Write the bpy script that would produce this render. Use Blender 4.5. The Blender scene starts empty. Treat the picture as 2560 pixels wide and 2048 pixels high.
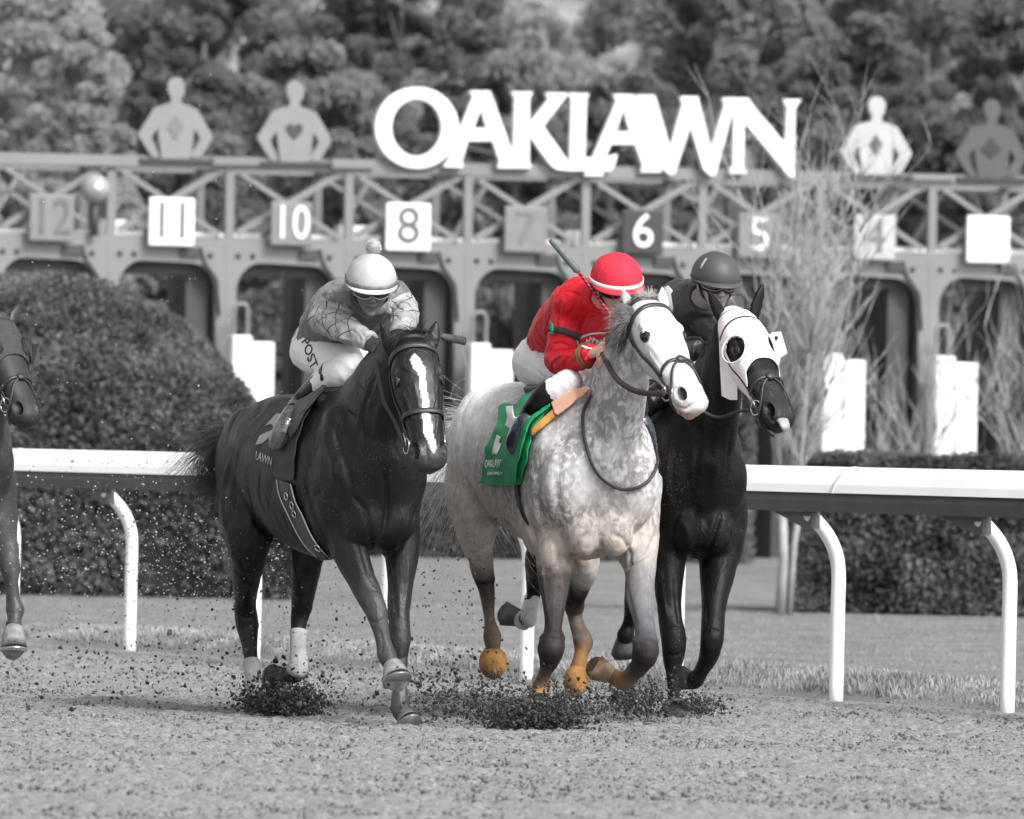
import bpy, bmesh, math, random
import numpy as np
from mathutils import Vector, Matrix
R = math.radians
C = bpy.context.scene.collection
scene = bpy.context.scene
rng = random.Random(7)

# ---------------------------------------------------------------- camera
F, IW, IH = 20000.0, 2560, 2048          # focal length and picture size in photo pixels
CAM = Vector((0, 0, 1.2))
PITCH, ROLL = math.atan(112 / 20000), 0.021
_R0 = Vector((1, 0, 0)); _D = Vector((0, math.cos(PITCH), math.sin(PITCH))); _U0 = Vector((0, -math.sin(PITCH), math.cos(PITCH)))
_R = _R0 * math.cos(ROLL) + _U0 * math.sin(ROLL)
_U = -_R0 * math.sin(ROLL) + _U0 * math.cos(ROLL)
cd = bpy.data.cameras.new('camera'); cam = bpy.data.objects.new('camera', cd); C.objects.link(cam)
cam.matrix_world = Matrix(((_R.x, _U.x, -_D.x, CAM.x), (_R.y, _U.y, -_D.y, CAM.y), (_R.z, _U.z, -_D.z, CAM.z), (0, 0, 0, 1)))
cd.sensor_width = 36; cd.lens = F / IW * 36; cd.clip_start = 1; cd.clip_end = 2000
cd.dof.use_dof = True; cd.dof.focus_distance = 35.6; cd.dof.aperture_fstop = 6.0
scene.camera = cam

# ---------------------------------------------------------------- world, sun, exposure
SUN_EL, SUN_AZ = R(44), R(140)           # azimuth clockwise from +Y: behind the camera, to the right
w = bpy.data.worlds.new('World'); scene.world = w; w.use_nodes = True
nt = w.node_tree; nt.nodes.clear()
sky = nt.nodes.new('ShaderNodeTexSky'); sky.sky_type = 'NISHITA'; sky.sun_disc = False
sky.sun_elevation = SUN_EL; sky.sun_rotation = SUN_AZ; sky.air_density = 1.0; sky.dust_density = 3.0
bw = nt.nodes.new('ShaderNodeRGBToBW'); bg = nt.nodes.new('ShaderNodeBackground'); wo = nt.nodes.new('ShaderNodeOutputWorld')
nt.links.new(sky.outputs[0], bw.inputs[0]); nt.links.new(bw.outputs[0], bg.inputs[0]); nt.links.new(bg.outputs[0], wo.inputs[0])
bg.inputs[1].default_value = 0.14
sd = bpy.data.lights.new('sun', 'SUN'); sd.energy = 1.5; sd.angle = R(14); sd.color = (1, 0.985, 0.96)
sun = bpy.data.objects.new('sun', sd); C.objects.link(sun)
_sv = Vector((math.sin(SUN_AZ) * math.cos(SUN_EL), math.cos(SUN_AZ) * math.cos(SUN_EL), math.sin(SUN_EL)))
sun.rotation_euler = _sv.to_track_quat('Z', 'Y').to_euler(); sun.location = _sv * 60
vs = scene.view_settings; scene.display_settings.display_device = 'sRGB'
vs.view_transform = 'Standard'; vs.look = 'None'; vs.gamma = 1; vs.use_curve_mapping = False; vs.exposure = 1.15
try:
    scene.cycles.use_denoising = True; scene.cycles.max_bounces = 6
except Exception: pass

# ---------------------------------------------------------------- photo-measuring helpers
def ray(px, py): return _D + _R * ((px - IW / 2) / F) - _U * ((py - IH / 2) / F)
def P(px, py, Y):
    r = ray(px, py); return CAM + r * ((Y - CAM.y) / r.y)
def PG(px, py, z=0.0):                    # the ground point seen at a pixel
    r = ray(px, py); return CAM + r * ((z - CAM.z) / r.z)

# ---------------------------------------------------------------- object helpers
def tag(o, label=None, cat=None, group=None, kind=None):
    if label: o['label'] = label
    if cat: o['category'] = cat
    if group: o['group'] = group
    if kind: o['kind'] = kind
    return o
def empty(name, loc=(0, 0, 0), label=None, cat=None, group=None):
    o = bpy.data.objects.new(name, None); C.objects.link(o); o.location = loc; o.empty_display_size = .1
    return tag(o, label, cat, group)
def setparent(o, p):
    if p is not None:
        o.parent = p
        o.matrix_parent_inverse = Matrix.Translation(-Vector(p.location)) if p.parent is None else Matrix.Identity(4)
def obj(name, bm, m, parent=None, smooth=True):
    me = bpy.data.meshes.new(name)
    if isinstance(bm, bmesh.types.BMesh): bm.to_mesh(me); bm.free()
    else: me.from_pydata(bm[0], [], bm[1])
    if smooth: me.polygons.foreach_set('use_smooth', [True] * len(me.polygons))
    for mm in (m if isinstance(m, (list, tuple)) else [m]): me.materials.append(mm)
    o = bpy.data.objects.new(name, me); C.objects.link(o); setparent(o, parent)
    return o
class MB:                                  # collects shapes in world space as lists
    def __init__(s): s.v = []; s.f = []
    def add(s, vs, fs):
        n = len(s.v); s.v.extend([tuple(v) for v in vs]); s.f.extend([tuple(i + n for i in f) for f in fs]); return s
    def box(s, c, h, ax=None):
        c = Vector(c); ax = ax or (Vector((1, 0, 0)), Vector((0, 1, 0)), Vector((0, 0, 1)))
        vs = [c + ax[0] * (h[0] * i) + ax[1] * (h[1] * j) + ax[2] * (h[2] * k) for i in (-1, 1) for j in (-1, 1) for k in (-1, 1)]
        return s.add(vs, [(0, 1, 3, 2), (4, 6, 7, 5), (0, 4, 5, 1), (2, 3, 7, 6), (0, 2, 6, 4), (1, 5, 7, 3)])
    def bar(s, a, b, w, d, up=Vector((0, 0, 1))):
        a = Vector(a); b = Vector(b); t = (b - a); L = t.length; t.normalize()
        u = t.cross(up)
        if u.length < 1e-3: u = t.cross(Vector((0, 1, 0)))
        u.normalize(); v = u.cross(t).normalized()
        return s.box((a + b) / 2, (L / 2, w / 2, d / 2), (t, u, v))
    def tube(s, pts, rad, n=8, caps=True):
        return s.loft([Vector(p) for p in pts], [(r, r) for r in (rad if isinstance(rad, (list, tuple)) else [rad] * len(pts))], n=n)
    def loft(s, pts, rr, side=None, n=14, pw=1.0):
        """rings round a path; rr = (across, along normal); side = lateral hint vector or list"""
        m = len(pts); vs = []; fs = []; prev = None
        for i, p in enumerate(pts):
            t = (pts[min(i + 1, m - 1)] - pts[max(i - 1, 0)])
            t = t.normalized() if t.length > 1e-9 else Vector((0, 0, 1))
            h = side[i] if isinstance(side, list) else side
            if h is None: h = prev if prev is not None else (Vector((1, 0, 0)) if abs(t.x) < .8 else Vector((0, 1, 0)))
            u = h - t * h.dot(t)
            if u.length < 1e-4: u = Vector((0, 1, 0)) - t * t.y
            u.normalize(); prev = u; v = t.cross(u)
            for k in range(n):
                a = 2 * math.pi * k / n; ca, sa = math.cos(a), math.sin(a)
                if pw != 1.0: ca = math.copysign(abs(ca) ** pw, ca); sa = math.copysign(abs(sa) ** pw, sa)
                vs.append(p + u * (rr[i][0] * ca) + v * (rr[i][1] * sa))
        for i in range(m - 1):
            for k in range(n):
                fs.append((i * n + k, i * n + (k + 1) % n, (i + 1) * n + (k + 1) % n, (i + 1) * n + k))
        fs.append(tuple(range(n - 1, -1, -1))); fs.append(tuple((m - 1) * n + k for k in range(n)))
        return s.add(vs, fs)
    def ell(s, c, r, ax=None, n=14):
        c = Vector(c); ax = ax or (Vector((1, 0, 0)), Vector((0, 1, 0)), Vector((0, 0, 1)))
        m = n // 2 + 1; vs = [c - ax[2] * r[2]]; fs = []
        for i in range(1, m):
            b = -math.pi / 2 + math.pi * i / m
            for k in range(n):
                a = 2 * math.pi * k / n
                vs.append(c + ax[0] * (r[0] * math.cos(a) * math.cos(b)) + ax[1] * (r[1] * math.sin(a) * math.cos(b)) + ax[2] * (r[2] * math.sin(b)))
        vs.append(c + ax[2] * r[2]); top = len(vs) - 1
        for k in range(n):
            fs.append((0, 1 + (k + 1) % n, 1 + k)); fs.append((top, 1 + (m - 2) * n + k, 1 + (m - 2) * n + (k + 1) % n))
        for i in range(m - 2):
            for k in range(n):
                a = 1 + i * n; fs.append((a + k, a + (k + 1) % n, a + n + (k + 1) % n, a + n + k))
        return s.add(vs, fs)
    def build(s, name, m, parent=None, smooth=True): return obj(name, (s.v, s.f), m, parent, smooth)
def prof(outline, a, b, ax_u, ax_v):       # extrude a closed 2-D outline from a to b
    n = len(outline); vs = [a + ax_u * x + ax_v * y for x, y in outline] + [b + ax_u * x + ax_v * y for x, y in outline]
    return vs, [(i, (i + 1) % n, (i + 1) % n + n, i + n) for i in range(n)] + [tuple(range(n - 1, -1, -1)), tuple(range(n, 2 * n))]
def cr(pts, k=4):                          # Catmull-Rom through lists of numbers
    A = np.array([list(p) for p in pts], float); n = len(A); out = []
    for i in range(n - 1):
        p0, p1, p2, p3 = A[max(i - 1, 0)], A[i], A[i + 1], A[min(i + 2, n - 1)]
        for j in range(k):
            t = j / k
            out.append(.5 * ((2 * p1) + (-p0 + p2) * t + (2 * p0 - 5 * p1 + 4 * p2 - p3) * t * t + (-p0 + 3 * p1 - 3 * p2 + p3) * t ** 3))
    out.append(A[-1]); return out
def flat_shape(name, splines, to3, depth, m, parent=None, nrm=Vector((0, -1, 0)), bevel=0):
    """outlines (with holes) traced on a flat thing; to3 maps a pixel to a point, depth gives it thickness"""
    cu = bpy.data.curves.new(name, 'CURVE'); cu.dimensions = '2D'; cu.fill_mode = 'BOTH'; cu.extrude = .5
    for s in splines:
        sp = cu.splines.new('POLY'); sp.points.add(len(s) - 1)
        for i, (x, y) in enumerate(s): sp.points[i].co = (x, -y, 0, 1)
        sp.use_cyclic_u = True
    t = bpy.data.objects.new('tmp', cu); C.objects.link(t); dg = bpy.context.evaluated_depsgraph_get(); dg.update()
    me = bpy.data.meshes.new_from_object(t.evaluated_get(dg)); bpy.data.objects.remove(t); bpy.data.curves.remove(cu)
    me.name = name
    for v in me.vertices: v.co = to3(v.co.x, -v.co.y) + nrm * (depth * v.co.z)
    bm = bmesh.new(); bm.from_mesh(me); bmesh.ops.remove_doubles(bm, verts=bm.verts, dist=1e-5); bmesh.ops.recalc_face_normals(bm, faces=bm.faces); bm.to_mesh(me); bm.free()
    me.materials.clear(); me.materials.append(m)
    o = bpy.data.objects.new(name, me); C.objects.link(o); setparent(o, parent); return o
def text_mesh(s, size=1.0, shear=0):       # vertices (x,y) and faces of a word in the built-in font
    cu = bpy.data.curves.new('t', 'FONT'); cu.body = s; cu.size = size; cu.shear = shear; cu.align_x = 'CENTER'; cu.align_y = 'CENTER'; cu.resolution_u = 4
    t = bpy.data.objects.new('tmp', cu); C.objects.link(t); dg = bpy.context.evaluated_depsgraph_get(); dg.update()
    me = bpy.data.meshes.new_from_object(t.evaluated_get(dg)); bpy.data.objects.remove(t); bpy.data.curves.remove(cu)
    bm = bmesh.new(); bm.from_mesh(me); bmesh.ops.remove_doubles(bm, verts=bm.verts, dist=1e-5); bmesh.ops.triangulate(bm, faces=bm.faces)
    bmesh.ops.subdivide_edges(bm, edges=[e for e in bm.edges if e.calc_length() > size * .25], cuts=1)
    bmesh.ops.triangulate(bm, faces=bm.faces); bm.verts.index_update()
    vs = [(v.co.x, v.co.y) for v in bm.verts]; fs = [tuple(v.index for v in f.verts) for f in bm.faces]; bm.free(); bpy.data.meshes.remove(me)
    return vs, fs

# ---------------------------------------------------------------- materials
def M(name, col, rough=.7, var=.15, scale=8.0, bump=0.0, bscale=40.0, spec=.5, metal=0, attr=None, sheen=0, coord='Object', detail=6):
    m = bpy.data.materials.new(name); m.use_nodes = True; n = m.node_tree; b = n.nodes['Principled BSDF']
    L = n.links.new; N = n.nodes.new
    b.inputs['Roughness'].default_value = rough; b.inputs['Metallic'].default_value = metal
    b.inputs['Specular IOR Level'].default_value = spec
    if sheen: b.inputs['Sheen Weight'].default_value = sheen
    tc = N('ShaderNodeTexCoord'); no = N('ShaderNodeTexNoise'); no.inputs['Scale'].default_value = scale; no.inputs['Detail'].default_value = detail
    L(tc.outputs[coord], no.inputs['Vector'])
    mr = N('ShaderNodeMapRange'); mr.inputs[1].default_value = .3; mr.inputs[2].default_value = .7; mr.inputs[3].default_value = 1 - var; mr.inputs[4].default_value = 1 + var
    L(no.outputs[0], mr.inputs[0])
    mx = N('ShaderNodeMix'); mx.data_type = 'RGBA'; mx.blend_type = 'MULTIPLY'; mx.inputs[0].default_value = 1
    if attr:
        at = N('ShaderNodeAttribute'); at.attribute_name = attr; L(at.outputs[0], mx.inputs[6])
    else:
        c = col if isinstance(col, (list, tuple)) else (col,) * 3
        mx.inputs[6].default_value = (*c, 1)
    L(mr.outputs[0], mx.inputs[7]); L(mx.outputs[2], b.inputs['Base Color'])
    if bump:
        n2 = N('ShaderNodeTexNoise'); n2.inputs['Scale'].default_value = bscale; n2.inputs['Detail'].default_value = 5; L(tc.outputs[coord], n2.inputs['Vector'])
        bp = N('ShaderNodeBump'); bp.inputs['Strength'].default_value = 1; bp.inputs['Distance'].default_value = bump
        L(n2.outputs[0], bp.inputs['Height']); L(bp.outputs[0], b.inputs['Normal'])
    return m
def leafmat(name, dark, light, scale):
    m = M(name, .1, rough=.6, spec=.3); n = m.node_tree; b = n.nodes['Principled BSDF']; N = n.nodes.new; L = n.links.new
    at = N('ShaderNodeAttribute'); at.attribute_name = 'shade'
    tl = N('ShaderNodeBsdfTranslucent'); ms = N('ShaderNodeMixShader'); ms.inputs[0].default_value = .62; o_ = n.nodes['Material Output']; L(b.outputs[0], ms.inputs[1]); L(tl.outputs[0], ms.inputs[2]); L(ms.outputs[0], o_.inputs[0]); b.inputs['Roughness'].default_value = .9
    r = N('ShaderNodeMix'); r.data_type = 'RGBA'; r.inputs[6].default_value = (dark,) * 3 + (1,); r.inputs[7].default_value = (light,) * 3 + (1,)
    L(at.outputs['Fac'], r.inputs[0]); L(r.outputs[2], b.inputs['Base Color']); L(r.outputs[2], tl.inputs[0])
    return m
# ================================================================ THE SETTING
m_track = M('track_sand', .235, rough=.95, var=.38, scale=46, bump=.014, bscale=70, spec=.2, detail=10)
m_lawn = M('lawn_turf', .20, rough=.95, var=.22, scale=1.6, bump=.02, bscale=60, spec=.1, detail=10)
m_clod = M('clod_dirt', .045, rough=.95, var=.5, scale=20, spec=.2)
m_spray = M('spray_dirt', .30, rough=.95, var=.4, scale=20, spec=.2)
m_grass = M('grass_blade', .30, rough=.8, var=.4, scale=3, spec=.2)
m_white = M('white_paint', .88, rough=.42, var=.04, scale=2)
m_rail_under = M('grey_aluminium', .10, rough=.5, var=.1, metal=.3)
m_hill = M('hillside_scrub', .17, rough=1, var=.75, scale=.9, spec=.1, detail=4)

def smooth_noise(x, y, seed, f):           # cheap value noise with numpy
    r = np.random.RandomState(seed).rand(256, 256)
    X = x * f; Y = y * f; xi = np.floor(X).astype(int); yi = np.floor(Y).astype(int); fx = X - xi; fy = Y - yi
    fx = fx * fx * (3 - 2 * fx); fy = fy * fy * (3 - 2 * fy)
    g = lambda a, b: r[a & 255, b & 255]
    return (g(xi, yi) * (1 - fx) + g(xi + 1, yi) * fx) * (1 - fy) + (g(xi, yi + 1) * (1 - fx) + g(xi + 1, yi + 1) * fx) * fy

# rail line on the ground (track edge)
RA = PG(324, 1628); RB = PG(2518, 1783)
RU = (RB - RA); SPAN = RU.length / 6; RU.normalize()             # towards the camera and right
RN = Vector((RU.y, -RU.x, 0)).normalized()
if RN.y > 0: RN = -RN                                            # towards the track
def rail_y(x): return RA.y + (x - RA.x) * (RB.y - RA.y) / (RB.x - RA.x)

# ground: one great sheet, and the relief of the track near the horses as a finer patch
def sheet(name, x0, x1, y0, y1, nx, ny, hf, m, keep=None):
    xs = np.linspace(x0, x1, nx); ys = np.linspace(y0, y1, ny); X, Y = np.meshgrid(xs, ys)
    Z = hf(X, Y); v = np.stack([X.ravel(), Y.ravel(), Z.ravel()], 1)
    i = np.arange((nx - 1) * (ny - 1)); r = i // (nx - 1); c = i % (nx - 1); a = r * nx + c
    f = np.stack([a, a + 1, a + nx + 1, a + nx], 1)
    if keep is not None:
        k = keep(X, Y).ravel(); f = f[k[f].all(1)]
    me = bpy.data.meshes.new(name); me.vertices.add(len(v)); me.vertices.foreach_set('co', v.ravel())
    me.loops.add(f.size); me.loops.foreach_set('vertex_index', f.ravel()); me.polygons.add(len(f))
    me.polygons.foreach_set('loop_start', np.arange(len(f)) * 4); me.polygons.foreach_set('loop_total', np.full(len(f), 4))
    me.update(calc_edges=True); me.polygons.foreach_set('use_smooth', [True] * len(f)); me.materials.append(m)
    o = bpy.data.objects.new(name, me); C.objects.link(o); return tag(o, kind='structure')
sheet('ground', -400, 400, -60, 700, 60, 60, lambda X, Y: X * 0 - .06, m_track)
def th(X, Y):
    z = .022 * (smooth_noise(X, Y, 1, 1.7) - .5) + .014 * (smooth_noise(X, Y * .8, 2, 7) - .5) + .016 * (smooth_noise(X, Y * .8, 3, 19) - .5) + .024 * (smooth_noise(X, Y, 4, 43) - .5)
    s_ = (X - RA.x) * RU.x + (Y - RA.y) * RU.y; n_ = (X - RA.x) * RN.x + (Y - RA.y) * RN.y
    z = z + .004 * np.sin(n_ * 52 + 3 * smooth_noise(X, Y, 6, .8)) * smooth_noise(X, Y, 7, .6)          # harrow lines along the rail
    rp_ = np.random.RandomState(12)
    for k in range(190):                                           # hoof prints
        ps, pn = rp_.uniform(-9, 14), rp_.uniform(1.0, 9); a_, b_ = rp_.uniform(.055, .08), rp_.uniform(.07, .11); dd = ((n_ - pn) / a_) ** 2 + ((s_ - ps) / b_) ** 2
        z = z - .032 * np.exp(-dd ** 2) + .012 * np.exp(-((np.sqrt(dd) - 1.35) / .25) ** 2)
    d = (rail_y(X) - Y); z = z * np.clip(d / 1.5 + .15, .10, 1) + .002
    return z
sheet('race_track', -3.4, 3.4, 24.5, 52, 420, 640, th, m_track, keep=lambda X, Y: Y < rail_y(X) + 1.0)
sheet('far_track', -60, 60, 20, 120, 120, 100, lambda X, Y: X * 0 - .03, m_track, keep=lambda X, Y: (Y < rail_y(X) + .6))
def lawn_z(Y): t = np.clip((Y - 66) / 9, 0, 1); return .2 * t * t * (3 - 2 * t)
sheet('lawn', -90, 90, 18, 260, 200, 300, lambda X, Y: X * 0 + lawn_z(Y), m_lawn, keep=lambda X, Y: (Y > rail_y(X) + 1.1))
def verge_h(X, Y):
    d = Y - rail_y(X); a = np.clip((d - .12) / .7, 0, 1); b_ = np.clip(1 - (d - 1.3) / 2.6, 0, 1)
    return -.015 + .045 * np.clip((d - .05) / .25, 0, 1) + .085 * a * a * (3 - 2 * a) * b_ * b_ * (.35 + .9 * smooth_noise(X, Y, 9, 1.2)) - .04 * np.clip((d - 4) / .8, 0, 1)
sheet('grass_verge', -14, 14, 25, 66, 420, 620, verge_h, m_lawn, keep=lambda X, Y: (Y > rail_y(X) + .0) & (Y < rail_y(X) + 5))
def grass(name, n, fn, m, h0, h1, wd, label):
    vs = []; fs = []; r = random.Random(11)
    for i in range(n):
        x, y, z, k = fn(r)
        if x is None: continue
        h = r.uniform(h0, h1) * k; a = r.uniform(0, 6.28); lx, ly = r.uniform(-.5, .5) * h, r.uniform(-.5, .5) * h; dx, dy = math.cos(a) * wd, math.sin(a) * wd
        b = len(vs); vs += [(x - dx, y - dy, z - .01), (x + dx, y + dy, z - .01), (x + dx * .6 + lx * .4, y + dy * .6 + ly * .4, z + h * .6), (x + lx, y + ly, z + h)]
        fs += [(b, b + 1, b + 2), (b, b + 2, b + 3)]
    o = obj(name, (vs, fs), m); return tag(o, label, 'grass', kind='stuff')
def verge_pt(r):
    s = r.uniform(-2, SPAN * 7.5); d = abs(r.gauss(.1, .62)) + .12
    p = RA + RU * s - RN * d; z = float(verge_h(np.array([p.x]), np.array([p.y]))[0])
    c = smooth_noise(np.array([p.x * 1.0]), np.array([p.y * 1.0]), 5, 1.8)[0]
    return p.x, p.y, z, .35 + 1.3 * c
grass('grass_tufts', 60000, verge_pt, m_grass, .012, .042, .003, 'rough pale grass along the track edge under the white rail')
def lawn_pt(r):
    y = r.uniform(46, 74); x = r.uniform(-5, 5) * y / 60
    if y < rail_y(x) + 1.2: return None, 0, 0, 0
    return x, y, float(lawn_z(y)), 1
grass('lawn_grass', 42000, lawn_pt, M('mown_blade', .25, rough=.8, var=.45, scale=1.2, spec=.2), .006, .022, .004, 'short mown grass of the infield lawn before the hedges')

# hillside far behind everything
def hill(X, Y): return -1 + 46 * (1 - np.exp(-np.clip(Y - 150, 0, 400) / 110)) + 7 * (smooth_noise(X, Y, 21, .03) - .5) + 2.0 * smooth_noise(X, Y, 22, .22)
sheet('hillside', -160, 160, 140, 460, 200, 160, hill, m_hill)

# ---------------------------------------------------------------- foliage
def leaves(name, pts, size, m, parent=None, shade=None, flat=.0, seed=3, nrm=None):
    """pts (n,3); a small bent leaf of four corners at each"""
    r = np.random.RandomState(seed); n = len(pts)
    u = r.normal(size=(n, 3)); u /= np.linalg.norm(u, axis=1)[:, None]
    w_ = r.normal(size=(n, 3)); v = np.cross(u, w_); v /= np.linalg.norm(v, axis=1)[:, None]
    s = size * r.uniform(.6, 1.3, size=(n, 1))
    q = np.stack([pts - u * s, pts + v * s * .5, pts + u * s, pts - v * s * .5], 1).reshape(-1, 3)
    f = np.arange(n * 4).reshape(n, 4)
    me = bpy.data.meshes.new(name); me.vertices.add(len(q)); me.vertices.foreach_set('co', q.ravel())
    me.loops.add(f.size); me.loops.foreach_set('vertex_index', f.ravel()); me.polygons.add(n)
    me.polygons.foreach_set('loop_start', np.arange(n) * 4); me.polygons.foreach_set('loop_total', np.full(n, 4)); me.update(calc_edges=True)
    at = me.attributes.new('shade', 'FLOAT', 'POINT')
    sh = r.rand(n) if shade is None else np.clip(shade + r.uniform(-.3, .3, n), 0, 1)
    at.data.foreach_set('value', np.repeat(sh, 4).astype(np.float32))
    me.materials.append(m); o = bpy.data.objects.new(name, me); C.objects.link(o); setparent(o, parent); return o

m_bark = M('bark', .12, rough=.95, var=.4, scale=6, bump=.02, bscale=12)
def n3(p, seed, f):                        # value noise in 3-D from two 2-D slices
    return .5 * (smooth_noise(p[:, 0] + .37 * p[:, 2], p[:, 1] + p[:, 2] * .9, seed, f) + smooth_noise(p[:, 2] * 1.1 + 5, p[:, 0] * .8 - p[:, 1], seed + 1, f))

# hedges ------------------------------------------------------------------
m_hedge = leafmat('hedge_leaf', .04, .36, 3)
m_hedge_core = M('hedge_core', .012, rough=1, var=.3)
def box_hedge(name, px0, px1, pytop, pybase, Y, depth, label, n, seed):
    a = P(px0, pytop, Y); b = P(px1, pytop, Y); h = P((px0 + px1) / 2, pytop, Y).z
    root = empty(name, ((a.x + b.x) / 2, Y + depth / 2, 0), label, 'hedge')
    r = np.random.RandomState(seed); pts = []
    cx = (a.x + b.x) / 2; hw = abs(b.x - a.x) / 2
    t = r.rand(n); x = cx + r.uniform(-hw, hw, n); z = r.uniform(0.02, h, n); y = Y + r.uniform(0, .22, n)
    top = t < .22; y = np.where(top, Y + r.uniform(0, depth, n), y); z = np.where(top, h - r.uniform(0, .1, n), z)
    side = t > .93; x = np.where(side, np.where(r.rand(n) < .5, cx - hw, cx + hw) + r.uniform(-.06, .06, n), x); y = np.where(side, Y + r.uniform(0, depth, n), y)
    p = np.stack([x, y, z], 1); nn = n3(p, seed, 2.2); p[:, 1] += (nn - .5) * .35; p[:, 2] += np.where(top, (nn - .5) * .16, 0)
    leaves('foliage', p, .028, m_hedge, root, shade=.05 + .85 * n3(p, seed + 9, 5.5), seed=seed)
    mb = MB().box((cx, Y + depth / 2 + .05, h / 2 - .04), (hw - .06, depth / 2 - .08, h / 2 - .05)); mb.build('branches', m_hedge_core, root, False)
box_hedge('low_hedge', 1990, 2700, 1143, 1535, 63, 1.4, 'long low clipped hedge on the lawn behind the right end of the rail', 34000, 31)
box_hedge('low_hedge', 560, 1880, 1026, 1398, 76, 1.2, 'clipped hedge behind the horses, farthest back on the lawn against the gate', 26000, 33)
def dome_bush(name, cx, Y, rx, ry, h, label, n, seed, flat=3.0):
    root = empty(name, (cx, Y, 0), label, 'bush')
    r = np.random.RandomState(seed); a = r.uniform(0, 2 * np.pi, n); u = r.rand(n)
    el = np.arcsin(np.clip(u, 0, 1)); rr = r.uniform(.90, 1.0, n)
    ce = np.cos(el); x = cx + rx * rr * ce * np.cos(a); y = Y + ry * rr * ce * np.sin(a); z = h * rr * np.sin(el)
    p = np.stack([x, y, np.maximum(z, .02)], 1); nn = n3(p, seed, 1.6)
    d = p - np.array([cx, Y, h * .3]); p = p + d * ((nn - .5) * .10)[:, None]; p = p[p[:, 2] > 0]
    leaves('foliage', p, .031, m_hedge, root, shade=.05 + .85 * n3(p, seed + 5, 4.4), seed=seed)
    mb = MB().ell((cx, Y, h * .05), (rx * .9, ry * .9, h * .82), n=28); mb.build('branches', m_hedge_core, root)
_c = P(70, 1500, 65.4); _t = P(60, 678, 65.4)
dome_bush('domed_bush', _c.x, 65.4, 2.3, 1.9, _t.z, 'great rounded clipped bush on the lawn at the left behind the rail', 95000, 41)
box_hedge('low_hedge', -300, 760, 1175, 1503, 63.6, 1.2, 'clipped hedge skirting the foot of the great round bush', 14000, 35)

# trees --------------------------------------------------------------------
tree_mats = {'dark': leafmat('dark_leaf', .20, .27, 1), 'mid': leafmat('mid_leaf', .28, .37, 1), 'pale': leafmat('pale_leaf', .40, .48, 1)}  # leaf tones lifted and narrowed: background haze is put into the colour
def tree(name, px, pytop, Y, wpx, kind, label, n, seed, cone=0.0, z0=None, leaf=.085):
    s = F / Y; top = P(px, pytop, Y); X = top.x; H = top.z; rx = wpx / 2 / s
    root = empty(name, (X, Y, 0), label, 'tree', 'trees beyond the starting gate')
    r = np.random.RandomState(seed); rr_ = random.Random(seed)
    mb = MB(); mb.tube([(X, Y, -.3), (X + .1, Y, H * .3), (X - .1, Y, H * .62), (X, Y, H * .9)], [rx * .09, rx * .07, rx * .045, .02], 9)
    limbs = []
    for k in range(16):
        z = H * rr_.uniform(.18, .8); a = rr_.uniform(0, 6.28); L = rx * rr_.uniform(.5, .95)
        e = Vector((X + math.cos(a) * L, Y + math.sin(a) * L, z + L * rr_.uniform(.1, .7))); limbs.append(e)
        mb.tube([(X, Y, z), (X + math.cos(a) * L * .5, Y + math.sin(a) * L * .5, z + L * .15), e], [rx * .03, rx * .02, .01], 5)
    mb.build('trunk', m_bark, root)
    cl = []
    nc = 190; n = int(n * 3.2)
    for k in range(nc):
        z = rr_.uniform(.06, 1.0); a = rr_.uniform(0, 6.28); prof_ = (1 - z) ** .8 if cone > .5 else math.sqrt(max(0, 1 - (abs(z - .45) / .56) ** 2.4))
        q = rx * prof_ * math.sqrt(rr_.uniform(.25, 1)); cl.append((X + q * math.cos(a), Y + q * math.sin(a) * .8, H * z, rx * rr_.uniform(.12, .27) * (1 - .3 * z)))
    cl = np.array(cl); id_ = r.randint(0, nc, n); d = r.normal(size=(n, 3)); d /= np.linalg.norm(d, axis=1)[:, None]
    p = cl[id_, :3] + d * (cl[id_, 3] * r.uniform(.55, 1.05, n))[:, None] * np.array([1, 1, .75])
    sh = .25 + .5 * n3(p, seed, .8) + (r.rand(nc) * .35 - .15)[id_]
    leaves('crown', p, leaf, tree_mats[kind], root, shade=sh, seed=seed)
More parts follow.
